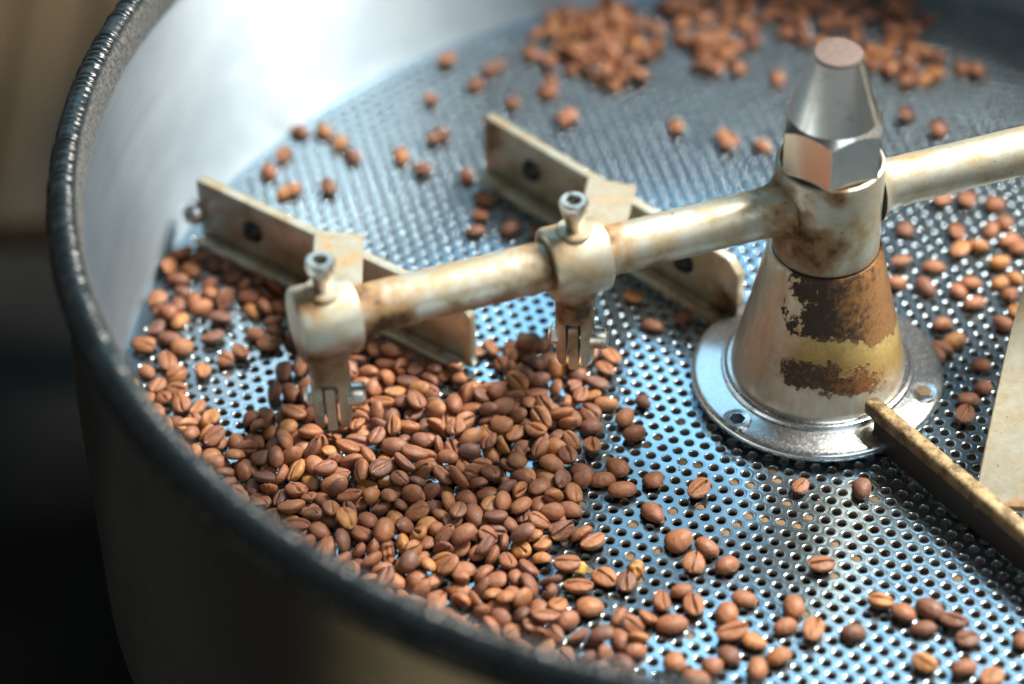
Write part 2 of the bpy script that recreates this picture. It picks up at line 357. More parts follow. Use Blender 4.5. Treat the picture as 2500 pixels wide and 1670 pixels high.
# ------------------------------------------------------------------ the cooling tray
RW, HW = 222.5, 97.0
tray = empty('cooling_tray', 'round steel cooling tray with perforated floor and black edge trim', 'tray')
TH = -0.3188496861; O0 = unproj(1500+656/4.612, 1050+912/4.612, 0)[:2]
A_ = 5*np.array([math.cos(TH), math.sin(TH)]); B_ = 5*np.array([math.cos(TH-math.pi/3), math.sin(TH-math.pi/3)])
def lattice():
    out = []
    for i in range(-110, 111):
        for j in range(-110, 111):
            c = O0 + i*A_ + j*B_
            if -227 < c[0] < 227 and -227 < c[1] < 227 and c@c < 226**2: out.append(c)
    return np.array(out)
cells = lattice(); rad = np.linalg.norm(cells, axis=1)
holes = cells[(rad < RW-4) & (rad > 30)]; blanks = cells[(rad >= RW-4)]
def perforated():
    N = 18
    hexr = 5/math.sqrt(3); corner = TH + math.pi/6
    cs = np.array([[hexr*math.cos(corner+k*math.pi/3), hexr*math.sin(corner+k*math.pi/3)] for k in range(6)])
    outer = np.array([cs[k]*(1-s/3)+cs[(k+1) % 6]*s/3 for k in range(6) for s in range(3)])
    ang = np.arctan2(outer[:, 1], outer[:, 0])
    rings = [np.column_stack([outer, np.zeros(N)])]
    for r, z in ((1.98, 0.0), (1.72, .04), (1.50, -.07), (1.39, -.28), (1.38, -1.3)):
        rings.append(np.column_stack([r*np.cos(ang), r*np.sin(ang), np.full(N, z)]))
    cell = np.vstack(rings); nr = len(rings)
    q = []
    for k in range(nr-1):
        for i in range(N):
            j = (i+1) % N; q.append((k*N+i, k*N+j, (k+1)*N+j, (k+1)*N+i))
    q = np.array(q); mi = np.array([0 if k < 3 else 1 for k in range(nr-1) for i in range(N)])
    nh = len(holes)
    V = (cell[None] + np.column_stack([holes, np.zeros(nh)])[:, None]).reshape(-1, 3)
    F = (q[None] + (np.arange(nh)*len(cell))[:, None, None]).reshape(-1, 4); MI = np.tile(mi, nh)
    # closed border cells
    hx = np.column_stack([cs, np.zeros(6)]); nb = len(blanks)
    Vb = (hx[None] + np.column_stack([blanks, np.zeros(nb)])[:, None]).reshape(-1, 3)
    base = len(V); V = np.vstack([V, Vb])
    Fb = np.array([[0, 1, 2, 3], [0, 3, 4, 5]]); Fb = (Fb[None] + (np.arange(nb)*6)[:, None, None]).reshape(-1, 4) + base
    F = np.vstack([F, Fb]); MI = np.append(MI, np.zeros(len(Fb), int))
    me = bpy.data.meshes.new('perforated_plate')
    me.vertices.add(len(V)); me.vertices.foreach_set('co', (V*MM).ravel())
    me.loops.add(F.size); me.loops.foreach_set('vertex_index', F.ravel().astype(np.int32))
    me.polygons.add(len(F)); me.polygons.foreach_set('loop_start', np.arange(0, F.size, 4, dtype=np.int32))
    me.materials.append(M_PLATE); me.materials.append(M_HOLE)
    me.polygons.foreach_set('material_index', MI.astype(np.int32))
    me.update(calc_edges=True); me.shade_smooth()
    o = bpy.data.objects.new('perforated_plate', me); COL.objects.link(o); o.parent = tray
    return o
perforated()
obj('side_wall', *lathe([(RW, -1.2), (RW, HW)], 300, False, False), M_WALL, tray)
obj('outer_shell', *lathe([(RW+4.2, HW-5), (RW+6.6, 40), (RW+6.8, -40), (RW+4, -58), (RW-30, -60)], 200, False, False), M_SHELL, tray)
obj('plenum', *lathe([(RW+5, -59.5), (1, -59.5)], 120, False, True), M_DARK, tray)
def trim():
    prof = [(219.8, 91.5), (219.7, 95), (219.8, 98.5), (220.5, 101.2), (222.0, 103.2), (224.0, 104.1), (226.2, 103.6), (228.2, 101.8), (229.4, 99), (229.7, 95.5), (229.2, 92), (228.2, 90.4), (225, 90.4)]
    rng = random.Random(4); V, F = [], []; tt, hh, t = [], [], 0.0
    while t < 2*math.pi-.004:                              # one wrinkle after another, none alike
        wd = rng.uniform(.0078, .0165); am = rng.uniform(.06, .75)*(1 if rng.random() < .85 else .15); sk = rng.uniform(.35, .65)
        for i in range(8):
            q = i/8; q2 = q**(math.log(.5)/math.log(sk)); tt.append(t+wd*q); hh.append(am*(math.sin(math.pi*q2)**.7-.5)*1.6 if q > 0 else -am*.8)
        t += wd
    n = len(tt)
    for k in range(n):
        a = hh[k]
        for (r, z) in prof:
            wgt = max(0, min(1, (r-220.2)/2))*(1 if z > 93 else .4)
            cx, cz = 224.5, 95
            dx, dz = r-cx, z-cz; L = math.hypot(dx, dz)+1e-6
            V.append(((r+dx/L*a*wgt)*math.cos(tt[k]), (r+dx/L*a*wgt)*math.sin(tt[k]), z+dz/L*a*wgt))
    m = len(prof)
    for k in range(n):
        k2 = (k+1) % n
        for i in range(m-1): F.append((k*m+i, k2*m+i, k2*m+i+1, k*m+i+1))
    o = obj('rim_trim', V, F, M_TRIM, tray, True, 60); return o
trim()

# ------------------------------------------------------------------ bearing housing under the stirrer
hub = empty('bearing_housing', 'burnt and stained metal cone on a round steel flange, centre of tray', 'housing')
obj('flange', *lathe([(37.5, 2.6), (39.2, 3.2), (39.7, 4.2), (39.6, 5.2), (39.0, 5.9), (37.6, 6.3), (35.5, 6.7), (33, 7.2), (31, 7.6), (30.0, 7.7)], 128), M_FLANGE, hub)
obj('base_ring', *lathe([(30.2, 5.0), (30.3, 8.3), (29.8, 9.0), (28.9, 9.2), (28.3, 9.8)], 128), M_STEEL, hub)
obj('cone', *lathe([(27.3, 5.5), (27.4, 9), (27.1, 12), (25.9, 18), (22.2, 34), (18.2, 53), (17.5, 56.2), (17.0, 57.0), (16.2, 57.0), (15.4, 56.2), (15.2, 50)], 128), M_CONE, hub)
obj('spigot', *lathe([(29, -1), (29, 3.2)], 64), M_STEEL, hub)
for (u, v_) in ((2255, 957), (1800, 1024)):
    c = unproj(u, v_, 7.0)
    s = obj('flange_screw', *lathe([(4.4, -.4), (4.5, .35), (4.0, .7), (3.0, .55), (2.6, .45)], 40, True, True, c), M_STEEL, hub)
    obj('socket', *lathe([(2.5, .40), (2.45, .62), (1.2, .75)], 6, True, True, c), M_CHAFF if u > 2000 else M_BLACKBOLT, s)
a3 = math.radians(95)
obj('flange_screw', *lathe([(4.4, -.4), (4.5, .35), (4.0, .7), (2.6, .45)], 40, True, True, (34*math.cos(a3), 34*math.sin(a3), 7)), M_STEEL, hub)

# ------------------------------------------------------------------ stirrer
st = empty('stirrer', 'cream stained two armed stirrer with hex cap nut, clamps and paddles', 'stirrer', (0, 0, 0))
obj('hub_collar', *lathe([(14.5, 56.8), (16.0, 57.2), (16.35, 58.2), (16.35, 88.6), (15.9, 89.6), (15.2, 89.9), (14.7, 89.3), (14.6, 86)], 96), M_COLLAR, st)
def arm(t0, t1):
    s = 1 if t1 > t0 else -1; L = abs(t1-t0)
    prof = [(7.5+3.2*math.exp(-(k/2.2)), k) for k in (0, .8, 1.8, 3, 4.5, 6.5, 9)] + [(7.5, q) for q in np.linspace(12, L-.8, 30)] + [(6.9, L)]
    return along(prof, armp(t0), AD*s, 48)
obj('arm', *arm(-14.5, -163.0), M_ARM, st); obj('arm', *arm(14.5, 205), M_ARM, st)
def boolean(a, b, op):
    m = a.modifiers.new('b', 'BOOLEAN'); m.object = b; m.operation = op; m.solver = 'EXACT'
    dg = bpy.context.evaluated_depsgraph_get(); me = bpy.data.meshes.new_from_object(a.evaluated_get(dg)); a.modifiers.clear()
    bpy.data.objects.remove(b); a.data = me; me.shade_smooth(); me.set_sharp_from_angle(angle=math.radians(13)); return a
rot = math.radians(262.2); hc = 14.0/math.cos(math.pi/6)
hexv = [(hc*math.cos(rot+k*math.pi/3), hc*math.sin(rot+k*math.pi/3), z) for z in (89.95, 130) for k in range(6)]
hexf = [(0, 1, 2, 3, 4, 5), (6, 7, 8, 9, 10, 11)] + [(k, (k+1) % 6, 6+(k+1) % 6, 6+k) for k in range(6)]
cap = obj('cap_nut', hexv, hexf, M_NUT, st, False)
tool = obj('tool', *lathe([(16.4, 88), (16.4, 104.2), (13.3, 106.9), (7.3, 126.6), (7.0, 127.4)], 128), M_NUT, None, False)
cap = boolean(cap, tool, 'INTERSECT')
obj('top_disc', *lathe([(6.3, 127.3), (7.1, 127.5), (7.25, 128.0), (6.9, 128.5), (6.2, 128.6)], 64), M_TOP, cap)

def unit(v): v = np.array(v, float); return v/np.linalg.norm(v)
def clamp(k, sdir):
    c = armp(CL[k]); R, hl = 11.2, 9.0
    ringv = along([(7.6, -hl+.3), (R-1.6, -hl), (R-.4, -hl+.5), (R, -hl+1.6), (R, hl-1.6), (R-.4, hl-.5), (R-1.6, hl), (7.6, hl-.3)], c, AD, 64)
    body = merge(ringv, lathe([(7.6, -6), (7.5, -10.6), (6.9, -12.4), (6.2, -13.4), (5.9, -15), (5.9, -21)], 48, True, True, c), lathe([(5.6, 8), (5.5, 11.2), (5.1, 11.6)], 40, True, True, c))
    o = obj('clamp', *body, M_CLAMP, st)
    s = obj('clamp_screw', *lathe([(2.4, 11.5), (2.5, 13.2), (3.1, 15.6), (3.9, 18.2), (4.3, 20.4), (4.2, 21.6), (3.7, 22.2), (2.3, 22.1), (2.15, 20.0)], 48, True, True, c), M_BOLT, o)
    obj('socket', *lathe([(2.1, 19.2), (2.1, 20.1)], 6, True, True, c), M_BLACKBOLT, s)
    side = np.array([sdir[1], -sdir[0], 0])           # across the slot, to the right
    for sg in (-1, 1):                                # the two prongs of the fork
        V, F = [], []
        hw = 2.3; a0 = math.acos(hw/5.9); m = 14
        ang = np.linspace(-a0, a0, m)
        lev = [(-20.5, 1), (-33, 1), (-36, .96), (-38, .86), (-39.2, .66), (-39.7, .4)]
        for z, sc_ in lev:
            cx = 4.0
            for a in ang:
                lx, ly = 5.9*math.cos(a), 5.9*math.sin(a)
                lx = cx+(lx-cx)*sc_; ly *= sc_
                V.append(c + side*lx*sg + sdir*ly + np.array([0, 0, z]))
        for q in range(len(lev)-1):
            for i in range(m):
                j = (i+1) % m; F.append((q*m+i, q*m+j, (q+1)*m+j, (q+1)*m+i))
        F += [tuple(range(m)), tuple(range((len(lev)-1)*m, len(lev)*m))]
        obj('fork_prong', V, F, M_CLAMP, o)
    bz = c + np.array([0, 0, -29.5])
    b = obj('clamp_bolt', *along([(2.0, 0), (2.0, 4.2), (3.6, 4.4), (3.75, 5.2), (3.7, 9.2), (3.2, 10.0), (1.9, 10.1)], bz, side, 40), M_BOLT, o)
    obj('clamp_nut', *along([(3.4, 4.6), (3.4, 6.8), (2.2, 7.4), (1.6, 8.0)], bz, -side, 6), M_BOLT, o)
    return c
def bolt_on(parent, p, nrm, r=3.5, mat=None):
    return obj('bolt_head', *along([(r+.6, 0), (r+.6, .5), (r, .7), (r*.93, 1.5), (r*.7, 2.3), (r*.35, 2.7), (.3, 2.8)], p, nrm, 32), mat or M_BLACKBOLT, parent)
def paddle(p0, p1, zt, zb, lip, bolts, name='paddle'):
    p0, p1 = np.array([*p0, 0.]), np.array([*p1, 0.]); d = unit(p1-p0); L = np.linalg.norm(p1-p0); nf = np.array([d[1], -d[0], 0])
    if nf[1] > 0: nf = -nf                             # face towards the front
    ch = 4.5
    plate = prism([(0, zb), (L, zb), (L, zt-ch), (L-ch, zt), (1.5, zt), (0, zt-1.5)], 3.6, p0, d, -nf, Z, .7)
    parts = [plate]
    if lip: parts.append(block(p0 + d*L/2 + nf*4.2 + np.array([0, 0, zb+1.9]), d, nf, Z, (L-3, 5.2, 3.6), 1.3, 3))
    o = obj(name, *merge(*parts), M_BLADE, st)
    for s in bolts: bolt_on(o, p0 + d*L*s + nf*1.8 + np.array([0, 0, zb+(zt-zb)*.56]), nf)
    return o, d, nf, L
s1 = unit((-.01, 1, 0)); s2 = unit((.14, .99, 0)); s3 = unit((-.32, -.95, 0))
c1, c2, c3 = clamp(1, s1), clamp(2, s2), clamp(3, s3)
pd1, d1, n1, L1 = paddle((-198, 81), (-108, 11), 28, 2, True, (.21, .82))
pd2, d2, n2, L2 = paddle((-102, 111), (-22, 27), 28, 2, True, (.20, .80))
up_ = np.array([0, 0, 1.])
def bracket(par, c, sdir, end, wend, zend):
    a = c + np.array([0, 0, -30.0])
    e = np.array([*end, zend]); hd = e - a; 
    k = [(a - sdir*6.2, up_), (a + sdir*2, up_), (a + sdir*9, unit(up_ + .2*wend)), (a + sdir*18 + np.array([0, 0, -.5]), unit(.75*up_ + .8*wend)),
         (a + hd*.34 + np.array([0, 0, 1.2]), unit(.25*up_ + wend)), (a + hd*.66 + np.array([0, 0, .8]), unit(wend)), (e, wend)]
    return obj('bracket', *ribbon(k, 16.0, 2.8, 64), M_BRACKET, par)
bracket(pd1, c1, s1, (-150.5, 46.5), d1, 28.6)
bracket(pd2, c2, s2, (-61.5, 68.5), d2, 28.6)
# the low scraper bar in front of the hub
q0 = unproj(2122, 985, 14.6); qe = unproj(2500, 1303, 14.6); q0[2] = qe[2] = 0
dq = unit(qe-q0); LQ = 112.0; nq = np.array([dq[1], -dq[0], 0]); nq = nq if nq[1] < 0 else -nq
bar = block(q0 + dq*LQ/2 + np.array([0, 0, 14.6]), dq, nq, Z, (LQ, 5.2, 5.4), 1.5, 3)
web = block(q0 + dq*(LQ/2+1.5) + np.array([0, 0, 7.0]), dq, nq, Z, (LQ-5, 3.0, 11.5), .6, 2)
pd3 = obj('paddle', *bar, M_BAR, st); obj('web', *web, M_WEB, pd3)
bolt_on(pd3, q0 + dq*37 - nq*1.4 + np.array([0, 0, 12.5]), -nq, 4.2)
a3 = c3 + np.array([0, 0, -30.0]); e3 = unproj(2446, 1240, 14.0)
obj('bracket', *ribbon([(a3 - s3*6, up_), (a3 + s3*4, up_), (a3 + s3*14, unit(up_ + dq)), (a3*.62 + e3*.38, unit(.2*up_ + dq)), (a3*.3 + e3*.7, dq), (e3, dq)], 17.0, 2.8, 64), M_BRACKET, pd3)
obj('end_nut', *along([(4.2, 0), (4.4, 1.5), (4.0, 3.4), (2.6, 4.8), (.6, 5.4)], (-199.5, 80.0, 14), (-.75, -.66, .1), 32), M_STEEL, pd1)

# ------------------------------------------------------------------ coffee beans
def bean_mesh(seed,nr=26,na=40):
    r=np.random.RandomState(seed)
    g3=lambda:float(np.clip(r.randn(),-1.6,1.6))
    a=3.9*(1+.09*g3()); b=3.1*(1+.075*g3()); ct=2.65*(1+.10*g3()); cb=1.3*(1+.16*g3())
    ph=np.linspace(0,np.pi,nr+1)[1:-1]
    t=np.linspace(0,2*np.pi,na,endpoint=False)
    al=t+.55*np.sin(t)          # denser round the flat side at -pi/2 after the shift
    al=al+np.pi/2               # t=pi -> 3pi/2 (bottom)
    X=a*np.cos(ph)[:,None]*np.ones(na); s=np.sin(ph)[:,None]**.92
    Y=b*s*np.cos(al)[None]; Z=np.sin(al)[None]*s; Z=np.where(Z>0,Z*ct,Z*cb)
    # egg shape, slight bend
    Y=Y*(1+.11*g3()*X/a); Z=Z+ .12*g3()*(X/a)**2*2
    K=r.randn(14,3)*np.array([.45,.6,.6]); P=r.rand(14)*6.28; A=r.rand(14)
    n=sum(A[i]*np.sin(K[i,0]*X+K[i,1]*Y+K[i,2]*Z+P[i]) for i in range(14))/3
    am=.09+.08*r.rand()
    Rr=np.sqrt(X**2+Y**2+Z**2)+1e-6
    f=1+am*n/Rr
    X,Y,Z=X*f,Y*f,Z*f
    # shrink wrinkles, finer and along the bean
    K2=r.randn(10,3)*np.array([1.1,2.3,2.3]); P2=r.rand(10)*6.28
    n2=sum(np.abs(np.sin(K2[i,0]*X+K2[i,1]*Y+K2[i,2]*Z+P2[i])) for i in range(10))/10-.64
    wr=(.25+.35*r.rand()*r.rand()*2); f=1+wr*n2/Rr*.9
    X,Y,Z=X*f,Y*f,Z*f
    # crease on the flat side
    sx=.28*np.sin(X/a*2.4+r.rand()*.8)*(1 if r.rand()<.5 else -1)+.12*r.randn()
    dy=Y-sx; w=(.20+.20*r.rand())*(1+.45*np.sin(X/a*3.1+r.rand()*6)); end=np.clip((.93-np.abs(X/a))/.12,0,1)
    low=(Z<-.15)
    g=np.exp(-(dy/w)**2)*end*low; lip=np.exp(-((np.abs(dy)-2.1*w)/(1.5*w))**2)*end*low
    Z=Z+g*(.9+.5*r.rand())-lip*(.10+.14*r.rand())
    if seed in (13,):      # broken end
        cut=.30*a+.25*np.sin(2.1*Y+1)+.2*np.sin(3.3*Z); X=np.where(X>cut,cut+(X-cut)*.06,X)
    v=np.stack([X,Y,Z],2).reshape(-1,3); cr=g.reshape(-1)
    p0=np.array([[a,0,.12*ct]]); p1=np.array([[-a,0,.12*ct]])
    v=np.vstack([v,p0,p1]); cr=np.append(cr,[0,0])
    fs=[]; N=len(ph)
    for i in range(N-1):
        for j in range(na):
            k=(j+1)%na; fs.append((i*na+j,(i+1)*na+j,(i+1)*na+k,i*na+k))
    for j in range(na):
        k=(j+1)%na; fs.append((N*na,j,k)); fs.append((N*na+1,(N-1)*na+k,(N-1)*na+j))
    v[:,2]-=.5*(v[:,2].max()+v[:,2].min())
    return v,fs,cr

NV = 16
def bean_data(seed, nr, na, name):
    v, f, cr = bean_mesh(seed, nr, na)
    me = bpy.data.meshes.new(name); me.from_pydata((v*MM).tolist(), [], f); me.shade_smooth()
    a = me.attributes.new('crease', 'FLOAT', 'POINT'); a.data.foreach_set('value', cr.astype(np.float32))
    me.materials.append(M_BEAN); return me
BM = [bean_data(s, 36, 56, 'coffee_bean') for s in range(NV)]
brng = random.Random(5)
def bean(k, sz, loc, q, label, group, tone=None):
    o = bpy.data.objects.new('coffee_bean', BM[k]); COL.objects.link(o)
    o.location = [c*MM for c in loc]; o.rotation_mode = 'QUATERNION'; o.rotation_quaternion = q; o.scale = (sz*.97,)*3
    o.color = (brng.random() if tone is None else tone, 0, 0, 1)
    return tag(o, label, 'coffee bean', group)
def flat_bean(u, v, face, ang, sz, label, group, k=None, tone=None):
    """a bean lying singly on the sheet at surveyed photo point (u, v): face D = round back up, U = seam up"""
    k = brng.randrange(NV) if k is None else k
    sz = sz*1.0; h = (max(q.co.z for q in BM[k].vertices)/MM)*sz
    p = unproj(u, v, h); a = math.atan2(math.sin(math.radians(ang))/.66, math.cos(math.radians(ang)))
    q = Quaternion((0, 0, 1), a) @ Quaternion((1, 0, 0), (math.pi if face == 'U' else 0) + brng.gauss(0, .16)) @ Quaternion((0, 1, 0), brng.gauss(0, .10))
    return bean(k, sz, (p[0], p[1], h+.12), q, label, group, tone)
G1 = 'single beans lying on the bare sheet in front of the hub'
SINGLE = [
 (1445,1090,'U',80,.98,'bean seam up at the right edge of the heap, left of the bare sheet'),
 (1506,1140,'D',-40,1.0,'uppermost bean of the trio of round backed beans left of the hub flange'),
 (1472,1170,'D',10,.95,'leftmost bean of the trio of round backed beans left of the hub flange'),
 (1519,1195,'D',5,1.05,'wrinkled lowest bean of the trio left of the hub flange'),
 (1596,1170,'D',35,.98,'single round backed bean between the bean trio and the seam up bean'),
 (1705,1197,'U',35,1.05,'single bean with split seam up, just below the flange edge'),
 (1594,1251,'D',-48,1.03,'single oval cracked bean alone below the bean trio'),
 (1657,1318,'D',18,1.22,'largest oval bean of the group of four on the bare sheet'),
 (1727,1336,'D',-30,1.05,'broken ended bean touching the largest bean of the group of four'),
 (1693,1375,'U',75,1.05,'upright seam up bean lowest of the group of four'),
 (1774,1377,'D',30,1.05,'round backed bean at the right of the group of four'),
 (1954,1190,'U',45,.85,'small crinkled bean in front of the flange, edge of the shadow'),
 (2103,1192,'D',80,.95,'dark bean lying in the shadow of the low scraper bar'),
 (2005,1380,'U',5,1.0,'single seam up bean alone on the bright sheet right of the group of four'),
 (1384,1379,'U',0,1.1,'seam up bean on the right edge of the heap beside the golden skin'),
 (1477,1411,'U',-40,1.08,'light tan bean with curved seam beside the golden skin flake'),
 (1529,1423,'U',70,.98,'tan bean with straight seam next to the shrivelled dark bean'),
 (1412,1434,'U',-12,1.08,'seam up bean just below the golden skin flake'),
 (1663,1442,'D',0,.88,'small round bean behind the two upright seam up beans'),
 (1615,1469,'U',85,.95,'left one of two upright seam up beans below the group of four'),
 (1693,1480,'U',88,1.05,'right one of two upright seam up beans below the group of four'),
 (1640,1522,'D',2,1.15,'large smooth oval bean below the two upright seam up beans'),
 (1441,1482,'D',3,1.15,'large oval bean lying crosswise at lower right of the heap'),
 (1818,1461,'D',-8,1.05,'round backed bean right of the two upright seam up beans'),
 (1938,1480,'D',85,1.1,'tall oval bean alone on the bright sheet'),
 (1774,1496,'D',75,1.1,'upright oval bean at the top of the lower cluster'),
 (1919,1528,'D',20,.92,'small round bean below the tall oval bean'),
 (1789,1545,'U',10,1.1,'crinkled seam up bean in the middle of the lower cluster'),
 (1843,1567,'D',-25,.98,'orange brown bean at the right of the lower cluster'),
 (1984,1540,'U',60,1.05,'pale seam up bean right of the small round bean'),
 (1780,1598,'D',-35,1.0,'dark oval bean at the bottom of the lower cluster'),
 (1900,1601,'D',15,1.05,'smooth bean below the pale seam up bean'),
 (1738,1624,'D',85,1.0,'upright bean at the bottom edge below the lower cluster'),
 (1651,1616,'D',20,1.15,'light brown bean at the bottom edge right of the rim'),
 (1848,1632,'D',60,1.05,'bean at the bottom edge under the lower cluster'),
 (1700,1655,'D',-20,1.0,'bean cut by the bottom edge between two upright beans'),
 (2081,1542,'D',10,1.02,'round backed bean alone with a dark shadow at lower right'),
 (2150,1470,'U',-5,1.0,'ragged pale orange bean leading the row of beans at lower right'),
 (2207,1496,'D',-35,1.08,'oval bean second in the row at lower right'),
 (2270,1486,'D',-32,1.1,'greyish oval bean third in the row at lower right'),
 (2254,1533,'D',0,.92,'round light bean below the greyish oval bean'),
 (2328,1517,'U',-22,1.08,'greyish bean with faint seam fourth in the row'),
 (2364,1560,'U',10,.95,'bean with dark seam last in the row at lower right'),
 (2257,1620,'U',-25,1.05,'bright orange elongated bean near the lower right corner'),
 (2353,1630,'D',20,.95,'round bean below the last bean of the row'),
 (2420,1655,'U',40,1.0,'pale bean nearest the lower right corner'),
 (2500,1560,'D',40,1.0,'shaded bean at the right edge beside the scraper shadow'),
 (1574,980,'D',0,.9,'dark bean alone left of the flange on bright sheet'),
 (1528,1018,'D',60,.95,'bean touching the wrinkled bean left of the flange'),
 (1549,1056,'D',15,1.0,'wrinkled bean lying lower of the pair left of the flange'),
 (1443,1040,'D',10,1.0,'greyish oval bean at the upper right edge of the heap'),
]
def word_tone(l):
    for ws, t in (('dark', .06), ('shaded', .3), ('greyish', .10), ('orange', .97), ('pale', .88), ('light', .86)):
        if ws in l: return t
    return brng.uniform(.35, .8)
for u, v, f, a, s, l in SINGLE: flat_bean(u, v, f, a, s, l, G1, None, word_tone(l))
ORD = ['leftmost', 'second from left', 'third from left', 'fourth from left', 'fifth from left', 'sixth from left', 'seventh from left', 'eighth from left', 'ninth from left', 'tenth from left', 'eleventh from left', 'twelfth from left', 'thirteenth from left']
def labelize(items):
    """items: (object, look, place, u); alike ones are told apart by their order from the left"""
    d = {}
    for it in items: d.setdefault((it[1], it[2]), []).append(it)
    for (look, place), L in d.items():
        L.sort(key=lambda q: q[3])
        for i, it in enumerate(L):
            it[0]['label'] = f'{look} {place}' if len(L) == 1 else (f'{ORD[i]} {look} {place}' if i < len(ORD) else f'{look} {place}')
def tone_word(t): return 'dark' if t < .2 else 'brown' if t < .62 else 'light brown' if t < .88 else 'orange'
def face_word(q):
    z = (q @ Vector((0, 0, 1))).z
    return 'seam up' if z < -.45 else 'back up' if z > .45 else 'on edge'
def px(loc):
    d = np.array(loc)-CAM; return 1250+FPX*(d@RT)/(d@FW), 835-FPX*(d@UP)/(d@FW)
GR = 'loose beans right of the hub'
RIGHT = [(2200,640,30),(2210,560,70),(2190,690,0),(2260,700,-50),(2280,650,0),(2300,850,-30),(2330,830,20),(2345,610,40),(2370,690,0),(2390,600,-20),(2420,560,60),(2340,710,-40),(2380,740,10),(2440,640,0),(2300,790,30),(2450,790,-30),(2395,890,0),(2400,945,20),(2365,975,10),(2355,1015,60),(2470,930,0),(2285,870,-60),(2430,500,0),(2360,490,30),(2300,485,0),(2470,720,-20),(2440,690,20),(2320,1010,0)]
its = []
for u, v, a in RIGHT[:27]:
    o = flat_bean(u, v, brng.choice('DDU'), a, brng.uniform(.84, 1.0), 'x', GR); pl = 'below the right arm' if v < 580 else 'right of the hub cone' if v < 760 else 'right of the flange, near the tan bracket'
    its.append((o, f'blurred {tone_word(o.color[0])} bean', pl, u))
labelize(its)
GF = 'blurred beans on the far sheet'
FAR = [(1090,145),(1050,240),(1160,205),(1195,170),(1215,160),(1250,250),(1335,225),(1345,205),(1375,290),(1390,280),(1650,310),(1765,330),(1780,350),(1862,355),(1080,325),(1060,335),(980,378),(1030,412),(730,318),(790,318),(828,348),(860,380),(655,418),(690,378),(695,468),(715,460),(800,456),(1160,562),(1900,190),(2210,280),(2290,315),(1140,430),(2090,140),(1295,130)]
its = []
for u, v in FAR:
    o = flat_bean(u, v, brng.choice('DDU'), brng.uniform(0, 180), brng.uniform(.82, .98), 'x', GF)
    pl = 'behind the left paddle' if u < 900 else 'between the two paddles' if u < 1165 and v > 300 else 'on the far sheet beyond the second paddle' if u < 1420 else 'on the far sheet left of the cap nut' if u < 1920 else 'on the far sheet right of the cap nut'
    its.append((o, f'blurred {tone_word(o.color[0])} bean', pl, u))
labelize(its)
